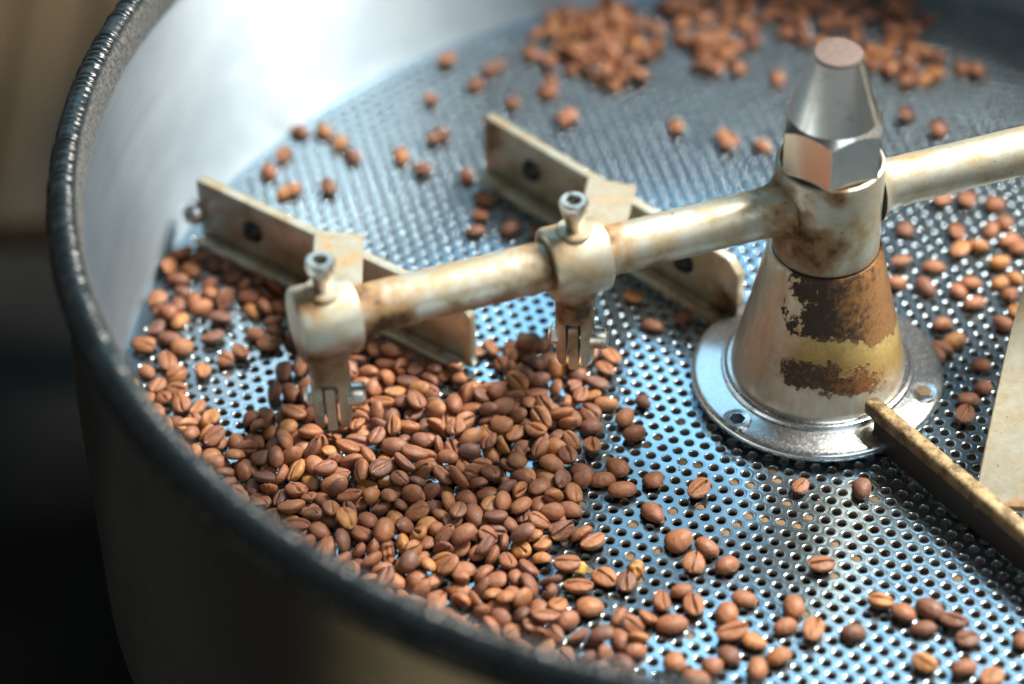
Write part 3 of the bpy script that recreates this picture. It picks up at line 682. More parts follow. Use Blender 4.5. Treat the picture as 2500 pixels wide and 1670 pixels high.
SIM = [
(5,0.85,-161.2,5.4,1.8,0.07,-0.34,0.92,-0.17),(14,0.95,-209.7,-14.8,2,0.1,0.84,0.52,0.07),(11,0.88,-75.7,-96,1.6,0.92,0.04,0.04,0.38),(5,0.82,-195.2,56.6,1.8,0.34,-0,0.05,-0.94),(7,0.98,-178.8,-32.4,2.1,0.93,-0.03,0,-0.36),
(1,0.83,-155,-46.8,1.6,0.4,-0,0,0.92),(0,0.91,-104.3,-21.4,2.2,0.06,-0.81,0.57,-0.05),(9,0.94,8.7,189.5,1.8,0.99,-0,-0,-0.15),(2,0.95,-164.7,-56.7,2,0.52,-0.02,-0.07,-0.85),(5,0.8,84.8,67.6,1.7,0.16,-0.93,-0.31,0.08),
(6,0.87,-4.2,203.6,1.7,0.13,0.94,0.32,-0),(15,0.94,25.3,180.3,1.9,0.99,0.02,-0.01,-0.17),(3,0.87,59.6,161.6,1.7,0.07,0.39,0.91,0.09),(3,0.86,-209.9,42.3,1.6,0.01,0.33,0.93,0.14),(0,0.92,-67.3,-118,2.2,0.87,0.04,0.01,-0.49),
(7,0.89,61.3,71.4,1.9,0.1,0.43,-0.89,-0.08),(13,0.89,-155.7,-30.9,1.9,0.42,0.03,-0.02,-0.9),(14,1,-150.9,-37.4,2,0.15,-0.98,-0.1,-0.02),(8,0.94,29.2,201.4,1.7,0.11,-0.74,0.67,-0.03),(12,0.82,-135.4,-67.1,1.6,0.98,0.01,-0.01,-0.2),
(12,0.91,-177,-19.8,1.8,0.33,-0,-0.01,0.94),(3,0.92,-22.4,178.1,1.8,0.01,-0.42,-0.9,0.12),(6,0.96,-190.4,-26.5,1.9,0.53,-0.01,-0.02,-0.85),(0,0.82,-148.4,12.2,2.2,0.39,-0.89,0.18,-0.17),(11,0.86,-121.1,-51.5,1.6,1,0.05,0.02,-0.01),
(0,0.81,44.1,174.6,2,0.93,0.09,-0.01,0.35),(12,0.97,-134.4,-10.8,1.9,0.65,-0,-0.01,-0.76),(3,0.96,31.9,173,1.9,0.49,-0.01,0.01,0.87),(12,0.89,-101.6,-38,1.8,0.52,-0.01,-0,-0.86),(0,0.89,-95.1,80.6,2.1,0.33,0.04,-0.02,-0.94),
(7,0.99,-117,-12.8,2.1,0.09,0.74,0.66,0.06),(8,0.91,-164.7,-19.6,1.7,0.54,0.09,-0.1,-0.83),(15,0.95,-141.3,-43.4,1.9,0.05,-0.93,0.34,-0.12),(3,0.8,79.5,30.5,1.5,0.07,0.62,0.77,0.13),(0,0.85,-173.8,-9,2,0.83,0.04,0.01,-0.56),
(7,0.95,-166.4,1.6,2,0.56,-0.01,-0.03,0.83),(10,0.81,-55.2,43.4,1.5,0.07,-0.98,0.2,-0.01),(4,0.98,-102.5,-94,1.9,0.98,-0.03,-0.02,-0.17),(0,0.84,-85.1,-10,2,0.01,-0.03,0.03,1),(14,0.96,-57.9,190.6,2.1,0.82,0.01,-0,0.57),
(3,0.85,-136.1,-30.9,1.7,0.77,-0,0.01,0.64),(1,0.91,-102.6,-9.8,1.7,0.11,-0.96,-0.26,0.04),(0,0.97,-153.5,-68.3,2.3,0.1,-0.54,0.83,-0.08),(0,0.81,-86.4,-105.8,1.9,0.05,0.51,0.85,0.11),(13,0.87,-16.8,213.3,1.9,0.81,0.01,-0.01,-0.59),
(7,0.83,-85,-58,1.8,0.16,0,-0.03,0.99),(11,0.95,-118.5,-44.7,1.8,0.42,0.01,0.05,0.91),(14,0.96,-143.2,-62.4,1.9,0.03,-0.35,-0.92,0.16),(12,0.92,-105.3,-58.8,1.8,0.88,-0.01,-0.01,0.48),(11,0.83,-94.9,-46.8,1.5,0.12,-0.01,0.05,0.99),
(10,0.85,-209,7,1.6,0.04,-0.53,0.84,-0.06),(11,0.89,-50.2,29.1,1.6,0.2,-0.01,0.05,0.98),(7,1,-95.3,-71.5,2.3,0.16,0.52,0.84,0.04),(5,0.9,74.2,61.6,2,0.04,-0.14,0.98,0.11),(8,0.89,9.6,216,1.5,0.05,-0.77,-0.64,0.08),
(13,0.84,-199.3,-19.2,1.8,0.04,0.04,0.01,-1),(9,1,-48.5,198.9,1.9,0.09,-0.97,0.21,-0.08),(4,0.89,-119.2,-104.2,1.8,0.31,-0.02,-0.04,0.95),(7,0.94,-135.9,14.1,2,1,-0.04,-0.01,-0.01),(5,0.86,77,36.9,1.9,0.42,0.02,0.06,-0.9),
(7,0.88,-121.4,-82.9,1.9,0.04,-0.41,0.9,-0.13),(11,0.84,-185.1,-46.6,1.7,0.11,-0.9,0.4,-0.14),(1,0.81,-125.1,-73.2,1.6,0.47,-0,0,-0.88),(6,0.86,-162.7,-42.9,1.7,0.12,-0.99,-0.08,0.04),(1,0.88,-109.2,1.4,1.7,0.2,0,0.01,-0.98),
(13,0.85,-154.9,-12.1,1.8,0.11,0.98,0.16,-0.02),(4,0.97,-173.8,-47.7,1.9,0.07,0.36,0.93,0.08),(13,0.99,-93.4,-27.9,2.2,0.97,0.11,-0.03,-0.21),(14,0.82,-142.9,-87.7,1.8,0.02,0.01,0.01,-1),(0,0.96,-122.6,-1.1,2.3,0.1,0.35,0.93,0.06),
(1,0.9,-4.2,191.2,1.7,0.16,0.9,0.4,0.01),(1,1,-85,13.1,1.9,0.39,0,0.01,-0.92),(10,0.85,-142,-3,1.6,0.02,0.01,-0,-1),(14,0.91,-212.4,-0.5,1.9,0.12,0.88,0.45,0.04),(12,0.97,-82.7,-23.1,1.9,0.84,0.01,-0,0.55),
(0,0.81,-199.6,-38,1.9,0.91,0.01,0.04,0.42),(11,0.97,-107.4,-123.9,2.7,0.55,-0.82,-0.1,0.12),(1,1,-97.5,-89.8,1.9,0.86,-0,0.01,-0.51),(7,0.87,-107.8,-71.3,1.9,0.91,0.01,0.02,0.41),(0,0.85,-162,23,2.1,0.99,0.05,-0.02,0.12),
(0,0.85,-123.2,-22.3,2,1,0.03,-0,0.01),(0,0.87,-96.7,-115.2,2.1,0.11,-0.88,0.46,-0.07),(5,0.81,-121.5,-33.5,1.8,0.1,0.99,-0.01,-0.06),(3,0.95,-10.9,182.4,1.9,0.97,0,0,-0.26),(12,0.86,-12.6,198.1,1.7,0.84,-0.01,0.01,-0.53),
(11,0.83,-86,-46.9,1.6,0.1,0.98,-0.19,-0.01),(3,0.91,-95,-10.3,1.8,0.77,0.01,-0.01,0.64),(9,0.85,-112.4,-34.6,1.6,0.06,-0.55,-0.83,0.11),(5,0.85,-173.3,36.1,1.8,0.06,-0.17,0.97,-0.17),(14,0.94,-200.9,-2,2,0.02,0.58,0.81,0.11),
(3,0.89,-29.2,197.9,1.8,0.49,-0.01,-0.01,-0.87),(15,0.98,-123,-59.4,2,0.99,0.04,0.02,0.15),(5,0.91,-139.8,4,2,0.3,-0,-0.04,0.95),(14,0.98,-132,-44.5,2.1,0.88,-0.02,0.01,0.48),(8,0.99,-107.5,-104.2,1.8,0.92,-0.03,0.1,-0.38),
(15,0.99,-49,176.5,2,0.77,0.01,0.04,0.63),(10,0.97,-113,-78.5,1.8,1,-0.01,-0.01,0.03),(12,0.81,70.4,46.9,1.6,0.33,-0,-0.01,0.94),(0,0.88,-92.3,-18.1,2.2,0.8,0.12,-0.08,-0.59),(12,0.97,-85.3,-94.9,2.2,0.17,0.5,-0.85,0.06),
(15,0.91,-88.8,-69.1,1.8,0.01,-0.47,0.87,-0.12),(14,0.89,-103.9,97.4,1.9,0.26,-0.02,-0.01,0.96),(7,0.92,-152.7,-55.8,2,0.99,0.02,0.01,-0.16),(13,0.86,-152.6,-20.4,1.9,0.08,0.45,-0.88,0.15),(7,0.94,46.4,200.4,2,0.11,-0.56,-0.82,0.06),
(14,0.89,-17.8,169.1,1.9,0.1,0.84,0.53,0.07),(4,0.89,-62.8,176.2,1.8,0.1,0.99,0.06,0.07),(8,0.95,-103.2,-83,1.6,0.13,0.08,0,-0.99),(5,0.98,-139.3,-102.6,2.2,0.94,-0.04,0,-0.33),(15,0.95,-47,184.6,1.9,0.03,0.14,-0.98,0.12),
(12,0.9,-10.4,212.2,1.8,0.48,-0,-0.01,0.88),(9,0.82,-166.9,-68.1,1.6,0.34,0.01,0,0.94),(10,0.97,-126.6,-108.7,1.8,0.01,-0.01,0,1),(9,0.97,-134.7,-93.1,1.8,0.05,0.09,-0.99,0.11),(7,0.95,-206.7,29,2.1,0.13,0,-0.03,0.99),
(3,0.82,83.5,81.4,1.6,0.02,-0.01,0,1),(2,0.97,47,189.3,2,0.2,-0.03,-0.14,0.97),(14,0.94,-59.3,201,2,0.33,0.01,0.02,-0.94),(15,0.85,25.4,207.9,1.7,0.85,0.01,0.03,0.53),(2,0.82,-114.4,-64.5,1.7,0.06,0.47,-0.88,-0.09),
(3,0.84,-169.6,-72.8,1.6,0.07,0.63,0.76,0.13),(1,0.93,-91.4,15.9,1.8,0.09,-0.88,0.46,-0.07),(5,0.99,-62.4,183.9,2.2,1,-0.01,-0.04,0.08),(10,0.97,-116.8,-97,1.8,0.83,-0.01,0.03,0.56),(3,0.87,-143.1,-75.5,1.7,0.3,-0.01,0.01,0.95),
(1,0.84,-22,191.1,1.6,0.4,-0,-0,0.92),(4,0.84,-71.3,198.3,1.7,0.12,0.73,-0.67,-0.02),(1,0.92,-65.2,202.9,1.9,0,-0.63,-0.74,-0.23),(0,0.99,-85.8,-80,2.4,0.01,0.34,-0.93,0.14),(2,0.9,-171.8,-32.9,1.9,0,0.87,0.49,-0.07),
(9,0.94,-78.5,-90.2,1.8,0.17,-0,0,-0.99),(10,0.86,-141.9,24.7,1.6,0.92,-0,-0.01,0.38),(12,0.82,83.8,46.2,1.6,0.97,0.01,-0.01,-0.22),(9,0.83,-156.5,-91.3,1.6,0.08,0.99,0.02,0.06),(13,0.95,-74.3,-108.6,2,0.12,0.98,0.17,0.04),
(10,0.97,-179.9,-65.8,2.5,0.15,0.47,0.85,-0.16),(6,0.96,-159.1,-80.8,1.9,0.11,-0.69,0.71,-0.06),(14,0.97,-116,-120.4,2.1,0.84,0,-0.01,-0.54),(3,0.89,-166.3,27.5,1.8,0.39,0.01,0,-0.92),(14,0.95,54.4,188.8,2,0.05,0.45,0.89,0.11),
(11,0.85,-180.7,42.4,1.6,0.88,0.05,-0.01,-0.47),(0,0.99,44.3,165,2.4,0.8,0.04,0.07,0.6),(10,0.9,39.3,212.4,1.7,0.02,-0.39,-0.92,0.07),(7,0.82,-103.3,-29.5,1.8,0.81,-0.07,0.04,-0.58),(10,0.93,-202,64.5,1.7,0.46,-0.02,0.01,0.89),
(10,0.89,-84.8,-34.4,1.6,0.04,0.35,0.93,0.09),(6,0.81,-155.6,-4.4,1.6,0.83,0.01,-0.03,0.56),(10,0.96,5.5,204.1,1.8,0.02,-0.4,-0.91,0.07),(4,0.94,71.6,75.8,1.8,0.74,-0.03,0.04,-0.67),(12,0.98,-151.2,-99,1.9,0.14,0.86,0.48,0.01),
(5,0.94,-166.9,-92.6,2.1,0.51,0.01,0.06,-0.86),(13,0.81,-189.1,51.8,1.7,0.35,0.02,-0.01,-0.94),(8,0.85,33.7,185.9,1.4,0.92,-0.07,0.01,0.39),(6,0.81,-130.9,-22.8,2.6,0.79,-0.42,-0.1,0.44),(15,0.84,23.9,193.8,1.7,0.11,-0.59,-0.8,0.07),
(3,0.98,-206.7,17.6,1.9,0.1,-0.6,-0.79,0.06),(6,0.82,-176,49.8,1.9,0.25,0.86,-0.41,-0.19),(14,0.86,-40,32.6,1.8,0.33,0.01,0.02,-0.94),(5,0.98,-87.8,4,2.2,1,0,-0.06,0.07),(11,0.82,18.7,210.7,1.5,0,0.24,0.96,0.1),
(9,0.82,61.1,56.8,1.6,0.24,-0.01,-0,-0.97),(5,0.88,-92.5,-40.2,1.9,0.18,-0.87,0.44,-0.14),(3,0.82,53.5,178.8,1.6,0.61,0.01,0,-0.79),(7,0.95,-133.3,-82.3,2.1,0.33,-0,-0.01,0.94),(1,0.89,-120.9,-90.8,1.7,0.11,-0.92,-0.38,0.02),
(6,0.84,-118.5,8.3,1.7,0.44,0,0.06,0.9),(0,0.89,68.6,54.3,2.1,0.8,0.04,0.01,-0.6),(8,0.9,68.8,29.7,1.6,0.09,-0.82,0.56,-0.03),(13,0.9,-77.3,-0,1.9,0.05,-0.12,0.99,-0.07),(11,0.91,-77.7,-13.8,1.7,0.85,0.05,-0.01,-0.52),
(11,0.83,-94.1,-56.9,1.6,0.04,-0.66,0.73,-0.16),(14,0.98,-30.1,209,2,0.14,-0.72,0.67,-0.09),(1,0.96,-96.8,0.3,1.8,0.07,0.32,-0.94,-0.14),(12,0.89,-143.6,-50.1,1.8,0.13,0.93,0.33,-0.01),(4,0.82,56.4,206.9,1.6,0.84,-0.04,0.03,-0.54),
(14,0.85,-199.7,48.2,1.8,0.53,0,0.02,-0.85),(9,0.81,-72.4,-130.8,1.6,0.77,0,-0,0.64),(12,0.95,-183.2,21.1,1.8,0.04,-0.54,-0.83,0.15),(12,0.83,-56,160.7,1.7,0.87,-0.01,0.01,-0.49),(9,0.99,58.1,83.1,1.9,0.02,-0.37,0.92,-0.12),
(7,0.94,66.5,39.6,2,0.03,-0.32,-0.94,0.13),(9,0.83,15.3,184.1,1.6,0,-0.12,-0.99,0.12),(5,0.95,-111.1,-22.9,2.1,0.07,-0.03,-0.04,1),(8,0.97,-157.3,13,1.6,0.99,-0.06,0.04,0.07),(2,0.99,-178.5,29.8,2,0.96,-0.04,0.01,-0.27),
(6,0.98,-207.3,-26.7,1.9,0.02,-0.46,-0.88,0.13),(0,0.88,-129.2,4.4,2.1,0.04,-0.07,-0.99,0.13),(6,1,-105,-47.1,1.9,0.01,-0.01,-0.02,-1),(11,0.82,-95.8,20.7,1.5,0.96,0.04,0.03,0.27),(4,0.98,-87.1,-125.7,1.9,0.37,-0.02,-0.04,0.93),
(6,0.92,14.6,198,1.8,0.1,0.66,0.74,0.08),(6,0.94,-151.8,-81.4,1.8,0,0.01,0.03,1),(10,0.93,-127.3,-10,1.7,0.09,0.87,0.48,0.04),(8,0.82,-188.1,-19.5,1.4,0.08,-0.79,-0.61,0.05),(5,0.81,-187.5,59.5,1.8,0.02,-0.34,0.93,0.11),
(7,0.88,-94.8,-123.9,1.9,0.58,-0.01,-0.03,0.81),(15,0.85,-112.7,-55.1,1.7,0,-0.17,0.98,0.12),(8,0.93,-144.2,-17.3,1.6,0.02,0.04,0.99,-0.09),(13,0.83,-73.7,9.9,1.8,0.09,-0.84,0.53,-0.01),(12,0.86,-182.4,-52.9,1.7,0.69,0.01,-0,0.73),
(8,0.83,-19.8,202.9,1.4,1,-0.06,0.04,0.05),(13,0.84,-75.4,184.6,1.9,0.13,-0.92,-0.36,-0.04),(7,0.87,-67.1,-8.4,2,0.98,0.17,-0.02,0),(10,0.81,-1.1,214.8,1.5,0.09,0.99,0.11,0.01),(1,0.81,-53.7,208,1.6,0.73,-0,-0,0.68),
(4,0.9,62,171.2,1.8,0.04,0.15,-0.98,0.15),(5,0.83,49,157.6,1.8,0.13,-0.6,0.78,-0.12),(7,0.94,39,198.6,2.1,0.99,-0.16,-0.01,0.03),(11,0.85,-152.2,19.6,1.6,0.91,0,-0.04,-0.41),(13,0.88,-143.1,-36,1.9,0.7,0.02,0,-0.71),
(8,0.9,-191.1,-8.2,1.6,0.06,0.72,0.68,0.06),(5,0.91,-141.7,-28.7,2.1,0.27,-0.46,-0.77,0.35),(0,0.91,-171.8,-80.8,2.1,0.02,-0.5,-0.86,0.13),(3,0.99,-75.9,-38.5,1.9,0.97,0.01,0.01,-0.26),(14,0.82,-189.5,-36,1.7,0.11,0.84,-0.52,-0.03),
(6,0.89,-98.4,-104.1,1.8,0.09,-0.91,-0.4,0.1),(14,0.93,74.7,86.8,2,0.61,0,0.02,-0.79),(2,0.98,-126.2,-96.8,2,0.05,-0.01,0.99,0.1),(4,0.82,-105.2,88.2,1.6,0.12,0.92,-0.37,0.02),(1,0.96,-67.7,-107.9,1.9,0.79,-0,0.01,-0.62),
(13,0.91,51.7,170.6,1.9,0.9,0.02,0.01,0.43),(10,0.92,-159.1,36,1.7,0.9,-0.01,0.02,0.44),(7,0.82,84.5,57.3,1.8,0.06,0.75,0.65,0.1),(8,0.96,-83.9,-113.9,1.6,0.08,-0.86,0.51,-0.05),(7,0.84,-29.8,187.7,1.9,0.17,-0.02,-0.16,0.97),
(4,0.92,-85.7,78.3,1.8,0.88,-0.04,0.03,-0.47),(13,0.98,-92.5,8.3,2.1,0.11,0.95,0.3,-0.01),(1,0.95,-133.1,-56.3,1.8,0.77,-0,0,-0.64),(14,0.94,-168.8,11.5,1.9,0.13,-0.71,0.69,-0.09),(0,0.98,-170.2,-24.1,2.3,0.74,0.04,0,-0.67),
(8,0.95,-54.5,184.3,1.8,0.56,0.01,0.15,-0.81),(10,0.87,-188.5,-56.1,1.6,0.97,-0,0.03,0.24),(1,0.85,-4.8,210.9,2.2,0.07,0.58,0.69,0.42),(9,0.91,-140,-96.2,2.8,0.79,0.26,-0.33,-0.44),(1,0.9,28.1,195.1,2.9,0.85,-0.1,0.26,-0.44),
(14,0.97,-148.2,-66.1,3.1,0.66,-0.32,0.39,-0.56),(10,0.96,-23.8,170.9,2.6,0.97,-0.06,-0.19,-0.17),(2,0.86,-171.8,-16.4,1.8,0.86,-0.14,-0.07,0.49),(1,0.88,-106.9,-80.4,2.5,0.4,0.14,-0.37,-0.82),(11,0.93,2.1,198.6,2.1,0.19,-0.07,0.98,-0.04),
(8,0.89,-104,-27,5,0.18,0.83,0.49,0.21),(9,0.94,-208.6,-5.6,1.8,0.69,0,-0,0.73),(6,0.8,-52.4,171.6,2.1,0.29,-0.15,-0.23,0.92),(2,0.94,-71.2,181.4,2.4,0.93,0.27,0.18,0.17),(3,0.85,-167.8,-46.6,2,0.14,-0.64,0.72,-0.23),
(0,0.97,-145,1.8,3.4,0.1,0.25,0.04,-0.96),(7,0.98,84,51.1,2.6,0.95,0.32,0.02,-0.04),(13,0.83,-191.9,-51.6,1.9,0.78,-0.06,0.06,0.62),(8,0.87,-146.7,-45.8,2.1,0.96,-0.06,-0.23,-0.13),(14,0.97,-161.3,-2,2.8,0.33,-0.51,-0.64,0.47),
(0,0.81,-182.1,48.8,1.9,0.13,-0.99,0.06,-0.04),(14,0.97,-120.6,-94.8,4.6,0.03,0.65,-0.76,-0.1),(7,0.94,-115.8,-38.4,2.2,0.12,0.38,0.89,0.2),(9,0.92,-161.5,-24.4,2,0.88,0.19,0.08,0.42),(15,0.84,-89.5,-74.8,2.1,0.96,-0.24,-0.07,-0.07),
(14,0.89,63.2,50.4,1.9,0.74,-0.02,0,0.68),(12,0.83,20.1,181.2,2.4,0.69,-0.26,-0.31,0.6),(15,0.83,-87.9,-23.8,1.6,0.05,0.75,0.65,0.12),(14,0.93,-126.2,-54.5,2.4,0.17,-0.16,0.96,0.13),(7,0.88,-103.2,-63.6,2.1,0.41,-0.91,0.05,0.02),
(13,0.82,-131.4,-103.5,1.8,0.99,0.09,-0.02,-0.14),(6,0.85,38.1,167.1,1.9,0.16,-0.13,0.97,0.13),(3,0.93,-115.1,-111.2,1.8,0.98,0.01,-0.01,0.21),(2,0.9,46.4,180.1,2.2,0.02,0.16,0.93,-0.34),(12,0.91,-88.6,9.3,5,0.95,-0.14,0.18,-0.21),
(0,0.88,-201.5,-11.8,2.1,0.45,-0,0.03,0.89),(13,0.92,-99.6,-43.5,3,0.31,0.68,0.34,0.57),(7,0.9,-109.8,-9.3,2.3,0.16,0.08,0.97,-0.13),(12,0.9,-20.7,198.2,2,0.36,-0.93,0,0.1),(7,0.84,-102.7,19.6,2,0.17,0.79,-0.56,-0.16),
(4,0.86,57.5,174.8,1.9,0.17,-0.03,0.15,-0.97),(1,0.95,69.5,165,1.9,0.66,-0,0.01,-0.75),(8,0.91,-84.5,-119.5,3.3,0.46,-0.43,-0.78,-0.01),(3,0.86,-173.4,-74.3,3.5,0.1,-0.35,0.15,0.92),(13,0.86,-72.2,-113.6,2.5,0.42,-0.81,-0.37,0.16),
(7,0.99,-109.1,-58.4,4.7,0.8,0.02,0.02,-0.6),(8,1,-171.2,44.2,1.6,0.33,-0.06,-0.04,0.94),(7,0.86,-205.1,46.1,1.9,0.7,-0.02,0.02,-0.71),(15,0.98,-80,-84.3,1.9,0.05,0.01,-0.02,-1),(9,0.95,-82.4,-100.3,2.2,0.31,-0.05,0.21,-0.92),
(4,0.86,-127.8,-115.4,1.7,0.99,-0.05,0,0.1),(5,0.81,-120.7,-6.6,2.4,0.63,0.76,-0.04,-0.17),(1,0.84,-79.7,11.6,1.7,0.09,-0.95,-0.25,0.14),(4,0.92,-95.8,-109.8,2.4,0.24,0.03,-0.94,0.24),(2,0.84,-160.8,-60.6,1.9,0.1,0.36,-0.92,-0.13),
(13,0.9,-112.5,5.5,2.2,0.97,-0.22,-0.01,0.14),(6,0.93,-150.4,-15.9,2.8,0.12,0.82,0.48,-0.29),(9,0.9,-130.4,-75.8,1.9,0.81,-0.06,-0.1,0.58),(15,0.89,-75.5,4.9,2.4,0.95,0.28,-0.06,-0.09),(5,0.95,-130.3,-67.9,2.5,0.42,-0.49,-0.68,0.35),
(14,0.97,-197.1,43.9,2.6,0.92,0.29,0.13,0.21),(6,0.85,-75.9,-43.2,2.9,0.92,0.34,-0.19,0.12),(9,0.93,-163.9,12.9,2.6,0.18,0.58,-0.66,-0.44),(0,0.97,-138.6,20.4,2.3,0.11,0.22,-0.96,-0.13),(5,0.87,-160.1,-73.6,2.4,0.57,-0.7,-0.38,0.21),
(14,0.8,60.9,195.9,1.7,0.24,-0.02,-0.01,0.97),(1,0.89,-90.9,-7.9,3.4,0.61,-0.3,-0.08,-0.73),(11,0.82,-146.1,16,2,0.09,0.1,-0.91,0.39),(10,0.82,-122.2,-46.4,3.2,0.09,0.34,0.13,-0.93),(9,1,-91,-95.5,2.1,0.78,-0.03,-0.08,0.62),
(7,0.95,-89.8,-52.2,2.2,0.7,0.12,-0.16,-0.69),(5,0.9,-189.9,64.2,2.8,0.62,-0.48,-0.44,0.43),(9,0.88,-98.9,-121.6,2.9,0.34,0.42,-0.3,-0.78),(10,0.99,-14.7,177.5,1.9,0.29,-0.04,-0.04,0.95),(7,0.93,-141.1,-82.8,2.9,0.11,0.14,-0.56,-0.81),
(1,0.9,-187.2,-30.6,3,0.97,0.1,0.21,-0.01),(14,0.94,-35,206.8,2.7,0.29,0.17,0.87,0.36),(11,0.88,54.7,71.3,1.6,0.08,0.66,-0.74,-0.06),(15,0.94,-154.1,-85.8,2.7,0.12,-0.08,-0.36,0.92),(0,0.95,-124.6,-37.3,3.4,0.36,-0.03,0.89,0.26),
(4,0.92,-6.4,196.7,1.8,0.38,-0.01,0.05,-0.92),(1,0.99,51.3,205.8,2.1,0.29,0.75,0.57,0.15),(14,0.87,-167.9,-11.9,2,0.01,0.9,-0.41,-0.17),(11,0.85,-135.6,-22.8,2.2,0.55,0.2,-0.28,-0.76),(13,0.9,-79.2,-6.9,2.2,0.1,0.13,0.13,0.98),
(8,0.96,-159.1,-51.2,1.7,0.08,0.99,-0.11,-0.01),(9,0.93,74.6,30.1,2,0.22,-0.84,0.46,-0.15),(9,0.83,-124.1,13.8,1.6,0.03,-0,0,-1),(1,0.87,-176.2,-40.2,1.7,0.72,-0.01,-0,0.7),(11,0.87,-200.6,-26.7,1.9,0.53,0.12,0.16,0.82),
(1,0.86,-159.1,-15.9,1.7,0.22,-0,-0,0.98),(6,0.91,-197.1,-42.5,1.9,0.05,0.15,-0.97,-0.18),(0,0.87,-118.5,-75.5,2.6,0.26,0.01,0.96,0.1),(6,1,-146.5,-32.5,3.7,0.16,0.08,-0.58,-0.8),(11,0.88,-115.1,-27.2,1.9,0.18,-0.75,0.63,0.01),
(0,0.85,-211.2,34.3,2,0.09,-0.5,0.86,-0.1),(3,0.96,48.1,184.4,2.8,0.02,0.19,0.79,0.58),(7,0.97,-132.6,-33.8,2.8,0.6,-0.7,-0.25,0.3),(15,0.84,-61.2,195.1,2.6,0.8,0.24,-0.1,0.54),(4,0.98,-202.3,24.4,2.4,0.95,0.26,0.06,0.18),
(5,0.96,69.2,81.7,2.1,0.11,0.86,0.5,0.01),(2,0.94,20,204.8,2.8,0.54,0.74,-0.15,-0.37),(6,0.85,30.5,209.1,2.2,0.16,-0.22,-0.94,-0.21),(9,0.81,-112.2,-99.9,1.6,0.15,-0.86,-0.49,0.02),(1,0.96,-174.1,25,1.8,0.1,-0.98,-0.15,0.07),
(7,0.87,-151.1,-1.1,1.9,0.43,-0.01,0.02,0.9),(13,0.96,-72.6,191.1,2.2,0.01,0.79,-0.59,0.17),(12,0.82,-195.3,-4.2,1.6,0.12,-0.5,0.85,-0.11),(8,0.92,-104.2,-89.5,2.6,0.54,-0.12,-0.28,-0.78),(14,0.96,35.7,206.1,2,0.01,0.25,-0.96,-0.13),
(0,0.84,-95.7,-32.6,2.7,0.34,-0.51,0.78,0.1),(0,0.88,-99.4,-76.2,2.2,0.18,0.74,-0.64,-0.02),(5,0.93,-22,211.1,2.7,0.93,-0.12,-0.23,0.27),(5,0.89,-64.3,-125.2,1.9,0.17,-0.95,-0.24,0.07),(3,0.91,-111.8,-14.9,2.3,0.38,-0.86,-0.32,0.1),
(14,0.89,-94.8,-42.8,4.2,0.22,-0.27,-0.38,0.86),(13,0.9,33.8,193.3,1.9,0.09,0.88,0.45,0.11),(13,0.94,-58.7,170.7,1.9,0.06,0.3,-0.94,-0.12),(8,1,-53.2,164.4,2.5,0.21,0.62,-0.75,0.06),(1,0.87,-122.3,5.4,2.9,0.43,0.03,0.39,0.81),
(10,0.82,-129.9,-89.5,2.4,0.73,-0.32,0.23,-0.55),(10,0.93,-60.2,205.8,3.3,0.67,-0.35,0.05,0.65),(8,0.87,39,177.6,1.5,0.09,-0.99,0.03,0.02),(9,0.86,-25.1,184.4,2.4,0.79,0.32,0.01,0.53),(9,0.85,-63.5,-113.1,2,0.06,-0.07,0.19,-0.98),
(2,0.87,82.9,74.4,1.8,0.11,-0.64,0.76,-0.05),(7,0.98,50.4,164.4,2.7,0.29,-0.28,-0.86,0.29),(4,0.83,-106.3,-34.3,1.6,0.14,-0.99,0.07,-0.02),(12,0.9,-48.3,207.6,2.1,0.34,0.82,-0.39,-0.23),(12,0.92,-123.4,-15.6,1.9,0.6,-0,-0.01,-0.8),
(0,0.99,-184.1,-60.2,2.3,0.1,0.94,0.33,0.08),(3,0.98,-98.8,-52,2.2,0.99,-0.04,-0.07,0.11),(10,0.91,-81.7,7.1,3.9,0.79,0.23,0.38,-0.41),(13,0.91,-204.3,-36.9,2.7,0.61,0.2,-0.29,-0.71),(7,0.97,-71,-97.3,2.4,0.85,0.21,0.15,0.46),
(13,1,-46.4,189.4,3.1,0.87,-0.47,-0.05,-0.11),(2,0.94,-101.8,-99.5,2.5,0.91,0.35,0.05,-0.24),(8,0.91,-107.4,-119.3,1.6,0.09,-1,-0,-0),(11,0.85,-136.6,8.9,1.7,0.99,-0.12,0.04,0.02),(8,0.96,-99.2,-10.6,4.5,0.06,0.01,0.12,-0.99),
(0,0.85,14.8,188.9,3,0.62,-0.28,-0.09,-0.72),(8,0.91,-191.8,-17.7,2.9,0.24,0.34,-0.6,-0.68),(9,0.98,-94.6,-0.4,5.5,0.2,-0.32,-0.81,-0.45),(1,0.91,-139.3,-11.8,4.2,0.42,0.51,0.1,-0.74),(12,0.82,-175.1,-28,1.6,0.26,0.01,0.01,0.96),
(3,0.91,-92,-66.5,3.5,0.33,-0.29,0.12,0.89),(2,0.83,-136,-41.5,2.8,0.29,0.57,0.69,-0.34),(3,0.99,-92.9,-86.8,3.3,0.44,0.36,0.35,0.75),(4,0.89,-162.2,-33.3,1.8,0.16,-0.96,-0.22,-0.05),(4,0.87,-212.6,-10.8,2.7,0.91,-0.32,-0.21,0.14),
(13,0.9,-139.3,-70.6,3.5,0.58,0.11,0.81,-0),(1,0.91,15,204.2,2.2,0.39,-0.88,0.21,-0.14),(14,0.85,-85.4,-15.4,1.8,0.06,0.01,0.03,-1),(2,0.88,-200,70.8,1.8,0.07,-0.07,0.99,-0.1),(5,0.85,-90.3,-60.6,2,0.35,-0.55,-0.7,0.29),
